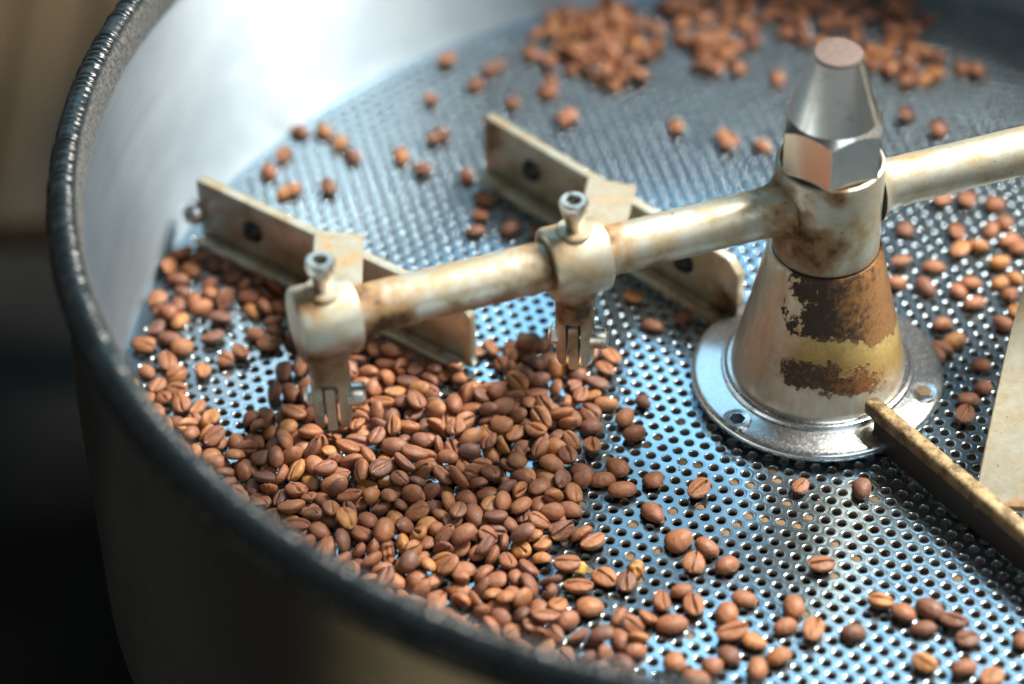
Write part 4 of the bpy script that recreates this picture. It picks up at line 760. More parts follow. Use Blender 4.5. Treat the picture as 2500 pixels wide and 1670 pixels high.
(10,0.83,-76.5,-128.2,1.9,0.43,0.11,-0.17,-0.88),(12,0.85,-165.4,34.8,1.7,0.12,0.76,0.64,0.04),(12,0.98,-145.8,-92.4,2.5,0.97,0.22,-0.07,0.07),(7,0.88,53.4,199.9,1.9,0.12,-0.78,-0.61,0.03),(6,0.98,-105.8,-111.4,2.1,0.93,0.05,0.08,-0.36),
(14,0.99,8.8,209.1,2.3,0.24,0.96,-0.11,-0.06),(6,0.85,-83.9,22.4,1.7,0.11,-0.49,0.86,-0.08),(15,0.99,-141.1,-56.9,2.7,0.52,-0.04,0.21,0.83),(3,0.92,-83.1,-63.1,1.8,0.1,-0.99,-0.03,0.03),(12,0.82,-174.3,-69,1.9,0.16,0.27,-0.93,0.21),
(7,0.89,-206.1,59.3,1.9,0.03,-0.01,0.02,1),(4,0.9,-55.2,197.5,2.2,0.22,-0.87,0.41,0.18),(3,0.83,-144.1,-8,1.6,0.06,0.19,0.97,0.14),(0,0.93,-111.5,-49.2,2.3,0.43,-0.07,-0.07,0.9),(8,0.89,-203.4,11.7,2.1,0.02,0.27,-0.89,-0.37),
(3,0.8,-138.8,-37.4,3,0.49,-0.42,0.26,-0.72),(1,0.93,-177,-52.4,1.8,0.12,-0.84,0.53,-0.01),(1,0.81,-184.3,-38.5,2.2,0.31,0.01,-0.3,-0.9),(0,0.87,-133.3,-0.8,2.3,0.11,0.29,-0.93,0.18),(12,0.81,-71,170.9,1.6,0.42,0.01,0,0.91),
(2,0.89,-161,18.3,2.3,0.94,0.34,0.06,0.02),(0,0.89,-11.7,205.1,2.1,0.99,0.03,0.03,-0.1),(8,0.83,-71.4,-4.5,1.8,0.12,-0.21,0.95,-0.21),(1,0.89,-152.5,-27.9,3.8,0.39,-0.35,-0.12,-0.85),(7,0.88,30.9,213.8,1.9,1,-0.03,-0.01,-0.01),
(14,0.94,-74.2,-22.1,2,0.4,-0.03,0.03,0.91),(12,0.98,-153.5,5.3,3.1,0.09,0.03,-0.58,0.81),(8,0.96,-126.1,-81.2,2.5,0.79,-0.3,0,0.53),(3,0.96,-76.8,203.1,1.9,0.82,-0.01,-0.01,-0.58),(10,0.84,-15.1,190.4,1.6,0.35,-0.02,0.01,0.94),
(0,0.93,-218.3,5.4,2.2,0.13,0.83,0.54,0.03),(9,0.88,-4.2,205.7,4.4,0.07,0.9,-0.38,0.22),(8,0.88,-123.6,-66.8,1.8,0.76,-0.17,0.01,0.63),(14,0.97,-166.5,-101,2,0.12,0.98,-0.18,-0.02),(1,1,-86.5,-40.4,1.9,0.93,-0.02,0.01,-0.37),
(8,0.86,-10.4,168.8,1.4,0.61,-0.01,0.07,-0.79),(12,0.93,-170,-53.3,2,0.17,0.03,-0.1,-0.98),(15,0.84,-213.2,14.3,1.7,0.38,-0,0.03,0.92),(12,0.99,-18.6,184.9,2,0.19,-0.01,0.01,-0.98),(6,0.94,-57.8,180,3,0.16,0.14,0.43,-0.87),
(9,0.91,-202.6,4.7,1.7,0.12,-0.99,0.11,-0.04),(15,0.94,-156,-96.3,2.9,0.49,-0.49,0.72,-0.07),(12,0.92,-182.7,-20.3,2.1,0.78,0.14,-0.08,-0.6),(5,0.82,-119.7,-62.6,2.9,0.87,0.35,0.35,0.01),(8,0.88,-3.5,184.8,1.5,0.84,-0.07,0,0.54),
(2,0.89,-113.1,-69.5,2,0.14,-0.92,-0.34,-0.09),(13,0.91,-37.8,194,1.9,0.1,-0.93,-0.36,0.01),(5,0.86,-99.3,-19.7,1.9,0.05,0.79,-0.6,-0.1),(10,0.99,-151.4,-42.4,3.2,0.85,0.5,0.08,0.1),(8,0.82,-150.4,24.9,1.6,0.61,-0.12,-0.05,-0.78),
(4,0.98,-83.2,-28.8,2.8,0.91,0.31,0.06,-0.28),(12,0.86,-129.8,17.4,1.9,0.11,0.04,0.15,0.98),(8,0.88,-96.4,15.3,2.3,0.12,0.73,0.6,0.29),(1,0.93,-114.1,-86.6,1.8,0.99,-0,0,-0.14),(10,0.86,-152,-54.8,5.3,0.02,-0.7,-0.69,0.17),
(13,0.92,-188.3,18.2,1.9,0.02,0.32,0.94,0.13),(4,0.88,-90.9,-130.2,1.7,0.99,-0.05,0.01,-0.16),(7,0.92,71.4,65.9,2,0.27,0.02,-0.02,-0.96),(12,1,-136.8,-52,2.3,0.28,0.81,0.51,0.05),(15,0.87,54.9,157.8,1.8,0.98,0.02,0.02,0.18),
(0,0.81,-89.3,-111.7,2.4,0.28,-0.22,0.93,-0.06),(9,0.87,-129.1,-27,1.6,0.12,-0.88,-0.45,0.03),(14,0.88,43,215.4,2.8,0.88,-0.38,0.23,-0.15),(5,0.92,-130.8,-5.3,2.7,0.11,0.02,-0.34,-0.93),(11,0.91,39.4,171.8,2.5,0.18,0.2,0.82,0.5),
(8,0.82,-42.8,197.2,2.3,0.27,0.4,-0.82,-0.32),(5,0.98,-135.6,3.4,5.2,0.38,-0.47,0.04,-0.79),(1,0.92,-156,19.1,3.4,0.5,0.4,0.55,0.54),(9,0.88,-103.7,-73.9,2.6,0.35,0.77,0.42,0.34),(14,0.93,-69.6,1.1,2.1,0.11,-0.14,-0.97,0.13),
(5,0.98,49.4,199.7,5.3,0.11,-0.38,-0.92,-0.05),(7,0.88,-67.6,-100.4,2.5,0.28,-0.39,0.71,-0.52),(5,0.81,-91.8,2.8,5,0.41,-0.25,-0.41,0.77),(3,0.95,-114.3,-102.8,4.2,0.04,0.39,0.85,0.35),(9,0.81,-98.2,-37,3.7,0.17,0.94,-0.21,-0.21),
(11,0.88,-104.1,-103.2,3.7,0.82,-0.33,0.39,-0.26),(4,0.83,8.9,197.2,2.7,0.09,-0.38,-0.76,-0.52),(5,0.85,-25.5,205.6,2.8,0.63,0.32,-0.04,0.7),(4,0.83,-206.4,0.6,1.9,0.17,0.43,0.88,0.07),(15,0.88,-143.4,-70.2,2.6,0.07,-0.74,0.47,-0.47),
(4,1,-190.7,-44.3,2.5,0.23,-0.58,0.78,-0.01),(5,0.88,-195,13.1,1.9,0.11,-0.7,-0.69,0.14),(15,0.89,-172,30.9,2.4,0.98,-0.07,0.16,-0.13),(7,0.85,-98.8,-60,2,0.4,0.12,0.15,0.9),(12,0.86,-131.2,-38.5,2.2,0.06,0.54,-0.76,0.36),
(12,0.85,-144.2,-12.2,2.5,0.12,0.02,0.79,0.6),(5,0.92,-87.3,-90.3,3.3,0.01,0.69,-0.47,0.55),(6,0.84,-123.2,-28.8,2,0.34,0.92,-0.14,-0.12),(2,0.93,-87.6,18.8,2.9,0.17,-0.34,-0.24,0.89),(3,0.99,-175.6,-15.7,4.3,0.71,-0.18,-0.4,-0.55),
(11,0.85,-146.6,-55.2,3.6,0.1,-0.64,-0.69,-0.32),(9,0.99,-171.3,1.6,2.5,0.25,0.62,0.68,0.31),(5,0.96,-194.6,50.3,3,0.67,0.01,0.37,0.65),(0,0.9,-134.5,16.8,5.3,0.98,-0.11,0.02,-0.16),(6,0.82,-164.8,-77.8,1.9,0.12,0.96,-0.14,0.18),
(15,0.93,-96,-98.8,3.7,0.49,-0.48,0.05,0.72),(7,0.86,-122.9,-78.5,4.5,0.6,0,0.38,0.7),(5,0.82,-97,-82.9,2.4,0.55,-0.32,0.19,-0.75),(14,0.99,-214.9,26.2,2.1,0.04,0.14,0.98,0.12),(11,0.84,-86.1,-11.5,5.2,0.02,0.55,0.81,0.22),
(15,0.97,-128.9,-100,4.8,0.13,-0.07,-0,0.99),(12,0.95,-145.1,-22.6,1.9,0.19,-0.97,0.08,0.09),(7,0.95,-79.2,-93.5,4.5,0.01,-0.1,0.92,0.38),(7,0.89,-94.8,-55,4.7,0.92,-0.1,-0.03,0.37),(9,0.82,-118.6,-56.3,2.5,0.93,-0.24,0.23,-0.16),
(8,0.94,-173.3,-65.1,2.7,0.64,-0.25,-0.18,-0.7),(5,0.87,-139.7,-49.2,4.9,0.38,-0.27,0.24,-0.85),(0,1,-129.1,-17.7,3,0.29,0.83,-0.47,0.12),(13,0.84,-174.1,-51.9,5,0.77,-0.06,0.12,-0.63),(9,1,-52.8,203.5,3.8,0.12,0.43,-0.89,-0.04),
(3,0.92,-80.3,-54.4,1.8,0.98,-0,-0.01,-0.2),(8,0.87,-173.9,55.6,1.5,0.98,-0.05,0.05,-0.2),(3,0.99,-137.3,-39.2,6.3,0.1,0.42,-0.9,-0.08),(15,0.95,-92.2,-125.2,5.1,0.44,-0.15,0.29,-0.84),(9,0.96,-67.6,191.4,3,0.48,-0.53,-0.48,0.51),
(1,0.86,-66.9,172.5,1.9,0.31,0.88,-0.3,-0.19),(2,0.84,-196,-10.7,2,0.24,-0.83,0.51,-0.03),(4,0.85,-159,-38.9,1.8,0.92,0.12,0.01,-0.39),(12,0.91,-167.5,-36.5,2.4,0.37,-0.41,0.71,-0.44),(3,0.94,-75.7,-30.8,1.9,0.37,0.01,0,-0.93),
(1,0.97,-142.4,8.6,3.7,0.29,-0.23,0.23,0.9),(1,0.84,-134.9,-88.2,3.1,0.76,-0.28,-0.12,-0.58),(13,0.98,-111.5,-115.2,3.1,0.26,0.01,-0.45,-0.85),(4,0.88,-74.2,-119.4,1.9,0.23,-0.94,-0.23,0.08),(4,0.94,-205.7,-32.3,3,0.28,-0.12,0.68,-0.66),
(10,0.92,-125.6,-65.3,4,0.36,0.52,0.78,0.03),(6,0.89,-182.4,-29,4.7,0.32,-0.09,0.27,0.9),(3,0.86,-154.6,10.8,3.9,0.12,0.29,-0.83,-0.46),(5,0.92,-114.2,-10.3,5.5,0.65,-0.15,0.15,-0.73),(3,0.89,-64.4,14,1.7,0.09,-0.46,-0.88,0.07),
(12,0.88,-156.3,-24.3,2.9,0.37,-0.71,-0.52,-0.31),(8,0.92,-76.1,15.5,3,0.54,0.72,-0.42,-0.11),(14,0.99,-164,-52.9,4.8,0.2,0.96,0.16,0.03),(13,0.95,-22.6,181.9,5,0.94,0.03,0.04,0.33),(13,1,-134.9,-72.6,3.9,0.69,0.5,-0.46,-0.27),
(15,0.94,-150.8,-90.2,4,0.02,0.98,-0.18,0.06),(13,0.91,-183.6,54.3,2.6,0.34,0.7,0.57,0.25),(0,0.93,-46.8,165.2,2.6,0.21,0.05,-0.96,0.15),(1,0.82,-62.1,165.1,1.6,0.12,-0.86,0.49,-0.01),(8,0.82,-159.1,-47.6,3.5,0.13,0.82,-0.51,0.23),
(11,0.91,-109.8,-65,3.6,0.9,-0.22,0.19,-0.31),(11,0.93,-103.3,-15.1,2.8,0.06,0.07,-0.49,-0.87),(0,0.89,-88.2,-30.4,4.5,0.13,0.84,0.48,0.2),(0,0.85,-89.5,-119.6,2.2,0.93,-0.17,-0.04,0.33),(11,0.95,-126.2,-1.7,5,0.13,-0.26,-0.14,0.94),
(11,0.91,-124.6,-89.2,4.5,0.64,0.64,0.03,0.42),(2,0.83,-131.3,-51.5,2.9,0.59,-0.39,-0.07,-0.7),(15,0.87,-100.1,-69,3,0.55,0.41,0.64,0.34),(8,0.98,-79,177.3,1.7,0.05,0.79,-0.61,-0.07),(3,0.9,-107.6,-43.8,3.8,0.47,-0.3,0.25,0.79),
(11,0.93,-118.6,-41.5,4.8,0.19,0.87,-0.41,-0.21),(7,0.93,-79.7,-73.5,2.3,0.31,-0.65,0.64,-0.26),(3,0.83,-99.4,11.6,2.2,0.23,-0.78,0.49,-0.31),(12,0.98,-89.5,-23,4.8,0.03,0.94,-0.35,0.07),(11,0.96,-109.3,-25.6,5.1,0.3,-0.07,0.47,-0.83),
(10,0.95,-79.5,-123.2,2.4,0.02,-0.58,-0.77,0.26),(6,0.83,-204.2,53.3,1.6,0.17,0.01,0.04,0.98),(14,0.83,-122.7,-113.8,2.7,0.66,0.42,0.38,0.5),(1,0.91,-194.4,66.4,1.7,0.07,-0.75,0.65,-0.09),(11,0.92,-104.3,-0.8,2.7,0.11,-0.19,0.76,-0.61),
(2,0.92,-166.8,-16.9,4.1,0.37,0.09,-0.01,-0.92),(2,0.9,-101.8,-116.7,3.2,0.69,-0.05,-0.02,0.72),(3,0.83,-136.8,-77.8,2.8,0.22,0.09,-0.53,-0.81),(3,0.81,-98.6,-47.9,4.5,0.65,0.71,0.07,0.27),(7,0.97,-120.7,-11.6,4.8,0.28,-0.34,-0.21,0.88),
(2,0.97,-178.9,-61.1,5.8,0.54,-0.31,0.66,-0.43),(10,0.96,-89.1,-47.3,4.9,0.88,-0.13,0.04,0.45),(6,0.82,-213.1,-6.7,3.3,0.77,0.46,-0.45,0.06),(5,0.92,-162.1,-88.3,2.3,0.13,-0.63,-0.7,0.32),(8,0.84,-147.5,19.1,3.4,0.22,0.65,0.51,-0.53),
(3,0.82,-95.8,-4.5,2.6,0.66,-0.75,-0.1,0.03),(4,0.89,-90.8,-107.2,3.6,0.46,-0.31,0.63,0.55),(6,0.89,-156.8,1.7,2.7,0.21,-0.88,-0.31,-0.31),(0,0.87,-146.8,-110.9,2.1,0.77,0,0.04,0.63),(4,0.89,-104,-54.1,4.1,0.05,0.48,-0.88,-0.04),
(3,0.85,-150.1,-45.8,4.9,0.56,0.68,-0.23,0.42),(0,0.96,-206.4,-21,3.1,0.07,0.99,-0.04,-0.07),(11,0.92,-149.8,0.2,5.2,0.5,-0.07,0.02,0.86),(9,0.9,-62.3,-108.8,2.8,0.33,0.84,0.34,-0.26),(6,0.88,-192,-12.8,4.5,0.48,0.64,0.4,0.44),
(6,0.94,-126.4,-48.2,2.6,0.28,-0.88,0.28,-0.26),(14,0.92,-137.5,-16.9,3,0.53,0.81,0.03,-0.26),(11,0.93,-82.9,-66.1,4.4,0.37,-0.88,-0.3,-0.01),(7,0.8,4.5,218.8,1.9,0.18,0.33,-0.92,-0.08),(14,0.83,-90.2,24.1,1.9,0.14,0.9,0.41,-0.1),
(3,0.99,-159.5,-68.7,3.5,0.62,0.7,0.07,0.34),(15,0.91,74.8,162,1.8,0.09,0.84,-0.52,-0.09),(5,0.89,-176.2,42.6,2.8,0.72,-0.42,0.26,-0.5),(10,0.86,-114.5,9.1,3.7,0.57,-0.38,-0.26,-0.68),(7,0.86,-117.7,-66.3,4.2,0.13,-0.91,-0.31,-0.25),
(7,0.85,-151.4,-97.1,5.3,0.64,-0.12,-0.03,-0.76),(0,0.93,-62.9,188.8,3.9,0.1,-0.36,0.17,0.91),(13,0.95,-112.4,-83.6,4.4,0.19,0.98,0.07,-0.01),(3,0.99,-145.4,-79.3,3.3,0.42,0.17,0.86,0.25),(8,0.88,-151.7,-32.6,3.6,0.46,-0.67,0.13,0.57),
(7,1,-165.2,42.1,3,0.28,-0.43,0.61,-0.6),(3,0.82,-126.3,10,3.2,0.06,-0.38,0.92,0.08),(15,0.96,-190.2,46.9,2.9,0.49,-0.67,-0.56,-0.08),(0,0.9,-209.6,65.3,2.4,0.29,0.48,-0.78,-0.27),(12,0.84,-100,-27.6,3.1,0.55,-0.05,-0.81,0.21),
(1,0.82,-79.8,-106.9,1.8,0.33,0.9,0.23,0.15),(9,0.86,-94.9,-15.4,4.8,0.93,0.07,-0.34,-0.1),(8,0.96,-72.2,-11.9,1.8,0.03,-0.42,-0.9,-0.1),(5,0.88,-55.4,175.9,2.8,0.17,0.01,0.47,-0.86),(0,0.96,-165.4,-29.6,3.4,0.61,0.73,-0.13,0.27),
(15,0.95,-135.7,-61.7,2.3,0.27,-0.95,0.17,0.05),(2,0.8,-181.8,-42.5,1.7,0.26,-0.03,0.12,-0.96),(10,0.84,-118.3,-71.2,3.3,0.6,-0.71,-0.13,-0.35),(2,0.98,-43.4,178.7,2.3,0.91,-0.17,0.17,-0.33),(0,0.91,-180.9,-78.7,2.2,0.07,0.74,0.66,0.11),
(13,0.98,-150.5,-9.5,3.4,0.9,-0.17,0.37,0.16),(8,0.9,-77,196.1,1.6,0.1,-0.99,-0.09,-0.01),(5,0.89,-173.9,-31.1,5,0.3,0.05,-0.16,-0.94),(6,0.94,-108.9,-38.6,2.8,0.47,-0.85,-0,0.25),(0,0.93,-195.8,-25.5,2.3,0.18,0.66,0.73,-0.01),
(8,0.9,-107.1,-86.8,3.3,0.89,-0.15,-0.44,0.06),(11,0.89,-204,38.6,1.7,0.86,0.04,0.04,0.51),(3,0.99,-159.3,-9.1,3.1,0.18,0.24,-0.11,-0.95),(4,0.9,-79.3,-18.8,3.5,0.52,0.76,-0.34,0.19),(3,0.92,-84.9,-37.4,4.9,0.97,-0.02,0.09,-0.21),
(11,0.99,-187.3,-51.8,3.7,0.11,-0.47,-0.79,0.38),(3,0.83,-197.9,-14.8,4,0.2,0.14,-0.89,-0.39),(3,0.98,-133.1,-27.7,5,0.07,-0.01,-0.17,0.98),(15,0.95,-71.6,206.8,1.9,0.1,0.44,-0.89,-0.08),(11,0.8,-178.4,-71,1.5,0.6,-0.03,0.03,0.8),
(1,0.92,-130.3,-37,6.2,0.26,-0.27,-0.88,0.28),(11,0.87,-144.6,-96.3,3.5,0.6,-0.71,-0.2,-0.31),(4,0.9,-78.8,-48,1.8,0.18,-0.63,-0.76,0.03),(6,0.99,-155.1,-61.3,2.7,0.93,-0.12,0.23,-0.27),(1,0.94,-171.4,-43.4,3.2,0.28,0.63,0.65,-0.31),
(1,0.82,-51.9,192.8,1.6,0.1,-0.93,-0.34,0.13),(7,0.97,-195.2,-33.1,2.9,0.81,-0.04,-0.2,-0.55),(10,0.9,-154.4,-76.3,2.5,0.24,0.02,0.33,0.92),(5,0.97,-145.6,29,2.7,0.05,0.42,0.83,-0.35),(4,0.89,-135.2,-109.1,1.8,0.03,0.75,0.66,0.11),
(8,0.91,-108.2,18.9,1.7,0,-0.39,-0.91,0.13),(8,0.89,-65.6,197.7,3.1,0.11,-0.84,-0.34,-0.41),(4,0.89,-179.2,-24.2,2.8,0.23,0.07,-0.79,-0.56),(4,0.92,-129.6,-60.5,3.2,0.26,-0.36,0.08,-0.89),(13,0.83,-83.9,-73.1,2.8,0.89,0.13,-0.41,-0.18),
(1,0.91,-146.3,-49.6,4.8,0.11,0.98,-0.07,0.17),(11,0.81,-184.6,-34.7,2.8,0.91,-0.31,0.2,0.19),(8,0.87,-139.7,-0.6,4.6,0.47,-0.2,0.28,-0.81),(6,0.96,-80.8,-15.5,5,0.06,-0.19,0.93,-0.32),(12,1,-131.7,10.4,3.2,0.37,-0.78,-0.23,0.45),
(10,0.82,-86.9,-85.3,2.6,0.51,0.84,-0.05,0.18),(13,0.82,-186.9,-58.2,5.1,0.04,0.16,-0.12,-0.98),(3,0.92,-218.2,-7.4,4,0.21,0.38,-0.16,0.89),(2,0.95,-157.6,-34.5,4.7,0.54,0.08,-0.03,0.84),(2,0.96,-95.4,-37.1,6.3,0.7,-0.02,0.16,0.7),
(12,0.98,-79.7,-34,4,0.04,0.6,0.8,-0),(9,0.99,-162.7,-82.1,4.5,0.94,0.22,-0.17,0.18),(14,0.92,-126.7,-7.6,5.3,0.1,-0.52,-0.85,0.07),(14,0.85,-101.6,-110.1,3.5,0.4,-0.52,0.21,-0.72),(1,1,-89,-101.2,4.6,0.07,0.04,-0.99,0.15),
(14,0.86,-157.7,-90.5,5,0.8,-0.26,0.12,0.54),(3,0.94,-68.7,178.7,4.5,0.13,-0.3,-0.92,-0.23),(9,0.97,-146.2,22.9,4,0.42,-0.31,-0.54,0.66),(0,0.87,-85.8,-59.1,5.4,0.96,0.28,-0.07,0.02),(3,0.97,-147.8,-27.4,4.5,0.08,-0.34,-0.9,0.26),
(15,0.8,-121,8.3,4.7,0.48,-0.17,0.17,0.85),(14,0.93,-172.7,50.9,3.8,0.84,-0.35,0.41,-0.04),(10,0.98,-113.6,-43.8,6.1,0.41,0.8,-0.14,-0.42),(1,0.92,-70.3,201.3,4.7,0.57,-0.07,0.01,-0.82),(11,0.83,-126.6,-86.5,3.8,0.56,0.41,-0.38,0.62),
(6,0.91,-157.2,-56.4,4.8,0.13,0.86,-0.45,0.18),(12,0.9,-199.7,-33.1,3.8,0.2,0.59,0.78,0.06),(7,0.98,-112.2,-68.4,6.5,0.29,0.09,0.23,-0.92),(5,0.89,-70.8,15.6,1.9,0.15,-0.73,0.66,-0.1),(8,0.81,-181.8,-71.2,2.7,0.03,-0.89,-0.26,-0.37),
(5,0.98,-128.4,-77.7,5.3,0.82,0.29,0.04,0.49),(6,0.87,-116.5,-51.3,3.5,0.71,-0.25,0.45,-0.49),(6,0.89,-96.6,5.4,5,0.54,0.22,0.78,0.23),(6,0.99,-114.1,-20.2,5,0.08,0.7,0.71,0.06),(12,0.87,-74.7,-6.9,3.9,0.03,0.77,0.63,-0),
(1,0.83,-88.7,-2.7,1.6,0.02,0.04,0.99,-0.12),(10,0.83,-204.2,-14.9,4.1,0.34,0.43,0.74,0.37),(7,0.81,-184.7,64,2,0.38,0.86,-0.32,-0.1),(6,0.82,-107.3,-97.6,3.3,0.56,0.53,0.52,-0.37),(8,0.81,-145.1,-16.9,4.4,0.05,-0.56,0.8,-0.22),
(11,0.89,-95.3,-49.6,5.8,0.49,-0.7,-0.23,0.46),(9,0.95,-148.4,-73.8,2.7,0.09,-0.49,0.72,-0.47),(7,0.81,-150,8.8,3.6,0.52,0.28,-0.43,0.68),(9,0.98,-160,45,2.5,0.38,0.8,-0.4,-0.24),(15,0.96,-70.4,-123.2,2.1,0.14,-0.3,0.93,0.17),
(2,0.82,-131.2,-43.2,5.7,0.1,-0.93,0.36,0.04),(12,0.87,-196.9,-47.1,2.2,0.41,-0.9,0.11,0.13),(5,0.9,-110,-30.5,4.1,0.82,0.56,0.02,-0.07),(14,0.88,-100.6,-4,5.5,0.83,0.28,0.2,0.45),(10,0.9,-166.9,-23.6,5.1,0.49,0.32,0.18,0.79),
(0,0.82,-102.4,-60.3,5.3,0.01,0.05,0.98,-0.18),(6,0.87,-59.5,-100.3,2,0.08,-0.45,-0.83,0.31),(13,0.84,-218.7,-2.6,1.8,0.04,0.48,0.87,0.13),(12,0.96,-134.9,-84.3,5.3,0.15,0.79,0.57,0.15),(8,0.95,-95.4,-94,4.9,0.23,-0.29,0.54,-0.75),
(4,0.8,-157.6,-1.4,4.8,0.45,-0.22,-0.42,0.76),(3,0.89,-189.1,-20.6,4.5,0.06,-0.39,0.9,0.19),(1,0.96,-125.2,-104.2,3.5,0.17,0.72,-0.53,0.42),(6,0.9,-76.6,8.5,5,0.14,0.78,0.6,-0.11),(2,0.81,-55.3,213.3,2.5,0.63,-0.75,-0.05,0.19),
(4,0.86,-58.8,165.9,4.5,0.44,-0.02,-0.01,-0.9),(10,0.88,-98.2,-115,5.7,0.82,-0.03,0.02,-0.58),(6,0.96,-148.3,6.3,6,0.21,-0.94,0.21,0.14),(6,0.96,-116.7,-32.4,4.3,0.92,-0.12,-0.06,-0.37),(6,0.94,-172.6,-39.4,4.3,0.23,0.93,-0.29,0.02),
(11,0.95,-158.1,-27.7,4.5,0.41,-0.2,0.89,-0.02),(9,0.96,-117.7,-114.4,4.5,0.02,-0.32,-0.1,0.94),(4,0.95,-64,-103.5,2.5,0.15,-0.94,0.14,0.28),(2,1,-162.8,-65.5,3,0.65,0.73,0.14,-0.16),(15,0.94,-81,-133.6,1.9,0.02,0.03,0.99,-0.11),
(4,1,-93.4,-79.8,2.5,0.34,0.81,-0.46,-0.16),(11,0.86,-95.8,-22.9,3.6,0,0.5,-0.87,0.04),(15,0.84,-125.2,-24.8,4.8,0.97,0.06,-0.02,-0.25),(8,0.91,-212.3,50,1.6,0.01,0.41,-0.91,-0.08),(10,0.83,-100,-54.2,5.8,0.74,0.31,0.17,0.57),
(9,0.98,-159.4,-20.4,4.6,0.07,0.13,-0.94,0.3),(1,0.98,-205.5,71.8,2.4,0.1,-0.24,0.87,-0.41),(15,0.91,-163,-45.9,4.7,0.08,0.45,0.89,-0.07),(1,0.94,-137.2,-6.9,3.8,0.1,0.23,0.96,-0.12),(6,0.95,-77.9,-116.2,2.4,0.27,-0.18,0.89,-0.33),
(2,0.92,-82.6,-88,4.5,0.04,0.59,-0.75,-0.28),(3,0.99,-135.9,-64.3,5.7,0.79,0.12,-0.04,0.6),(1,0.82,-169.3,-32,6.4,0.73,-0,0.22,-0.65),(1,0.9,-146.8,-7.7,4.8,0.03,0.79,0.61,-0.09),(6,0.9,-169,-57.9,5.1,0.32,-0.57,-0.5,0.56),
(11,0.99,-162.9,-37.3,4.6,0.24,-0.51,0.79,-0.25),(14,0.9,-39.5,183.6,1.9,0.14,-0.89,0.44,-0.09),(7,0.83,-105.7,-72.5,5.4,0.17,0.88,0.39,0.22),(0,0.98,-90.8,17.6,6,0.42,-0.07,0.02,0.91),(4,0.98,-116.7,-80.1,5.4,0.04,0.93,0.29,0.23),
(12,0.85,-165,-7.1,1.8,0.2,0.98,-0.01,0.06),(13,0.98,-135,-98.7,3.5,0.52,-0.39,0.76,-0.06),(1,0.87,-109.3,-92.4,2.6,0.36,-0.33,-0.68,0.55),(15,0.95,-175.9,-59.1,3.1,0.01,-0.79,-0.34,-0.5),(2,0.88,-120,-102.5,5.5,0.94,0.06,-0.28,-0.16),
(12,0.86,-180.1,-46.6,4,0.1,0.47,0.87,-0.14),(1,0.96,-119.5,-18.6,4.1,0.08,-0.41,-0.47,-0.78),(9,0.88,-149.2,-15.5,6.3,0.59,-0.3,0.01,-0.75),(9,0.86,-78.7,-25.4,2.6,0.32,-0.33,-0.88,-0.15),(4,0.9,-130.7,-94.1,4.8,0.04,0.08,-0.97,-0.22),
(13,0.88,-100.6,-130.8,1.9,0.07,-0.85,0.52,-0.07),(5,0.81,-127.3,-71.6,4.4,0.3,-0.86,-0.38,0.18),(8,0.99,-147.1,-59.4,5.6,0.01,0.8,-0.56,-0.19),(1,0.87,-170.5,-60.8,2.3,0.15,0.94,0.11,-0.27),(7,0.83,-104,-13.2,6.1,0.93,-0.05,-0.26,-0.27),
(12,0.95,-93,-102.8,2.4,0.03,-0.94,-0.2,0.27),(7,0.96,-52.1,195.5,5.1,0.1,-0.05,0.02,-0.99),(0,0.98,-127,-32.1,5.6,0.12,-0.08,-0.98,0.13),(7,0.97,-113.4,-92.4,3.7,0.51,-0.02,0.56,0.66),(10,0.91,-91.1,-116.2,5.1,0.62,-0.09,-0.03,0.78),
(14,0.82,-145.2,-87.6,5.7,0.15,-0.1,-0.31,-0.94),(11,0.82,-134.6,-49.6,5.6,0.8,-0.16,-0.07,-0.58),(3,0.84,-66.5,8.1,1.6,0.03,-0.51,-0.86,0.11),(8,0.83,-82,-43.3,3.6,0.06,0.56,-0.77,-0.3),(15,0.92,-106,-5.6,4.4,0.27,-0.03,-0.96,0.02),
(9,0.89,-138.7,-22.2,4,0.02,0.83,0.54,0.1),(10,0.91,-77.3,-65.8,2.8,0.87,-0.38,-0.19,0.24),(13,0.98,-113.6,32.5,2.1,0.44,-0.01,0.02,0.9),(7,0.94,-103.7,-41.3,5.1,0.1,0.83,-0.54,0.12),(1,0.99,-87.4,-17.1,4.7,0.01,0.47,0.81,0.34),
(15,0.89,-118.2,14.1,2.9,0,-0.52,-0.62,-0.58),(14,0.88,-89.7,-63.2,5.7,0.03,-0.96,0.1,0.27),(8,0.94,-168.3,-86.3,2.1,0.35,-0.04,-0.2,-0.91),(7,0.96,-192.6,29,2,0.02,-0.28,0.95,-0.14),(0,0.89,-130.8,-112.7,4.1,0.8,-0.34,-0.42,-0.27),
(14,0.87,-139.4,-76.5,5,0.15,-0.35,0.8,-0.47),(3,0.92,-128,-49.2,5.7,0.22,-0.27,-0.2,0.91),(10,0.81,-115.3,-59.7,3.7,0.1,0.38,-0.92,-0.03),(6,0.91,-200.2,-24.1,4.7,0.04,0.72,0.66,-0.21),(8,0.96,-100.1,-19.9,5.5,0.23,-0.07,-0.07,0.97),
(6,0.87,-207.9,40,4.6,0.2,0.01,-0.15,0.97),(10,0.95,-179.3,57.6,2.3,0.21,-0.72,0.6,-0.27),(3,1,-131.4,23.3,2.6,0.27,0.27,0.89,0.26),(12,0.82,-214.9,-25,1.7,0.87,-0.01,0.01,-0.49),(8,0.94,-178.6,-10.2,2.5,0.51,-0.29,-0.12,0.8),
(5,0.86,-145.6,-100.9,2.6,0.2,0.28,-0.12,-0.93),(3,1,-201.3,-51.5,1.9,0.14,0.89,-0.44,-0.04),(0,0.93,-143,-39.3,5.7,0.29,0.66,0.58,0.38),(8,0.89,-104.9,-67.1,4.2,0.11,-0.93,0.17,0.3),(9,0.92,-165.3,25.8,4.8,0.9,0.11,-0,0.42),
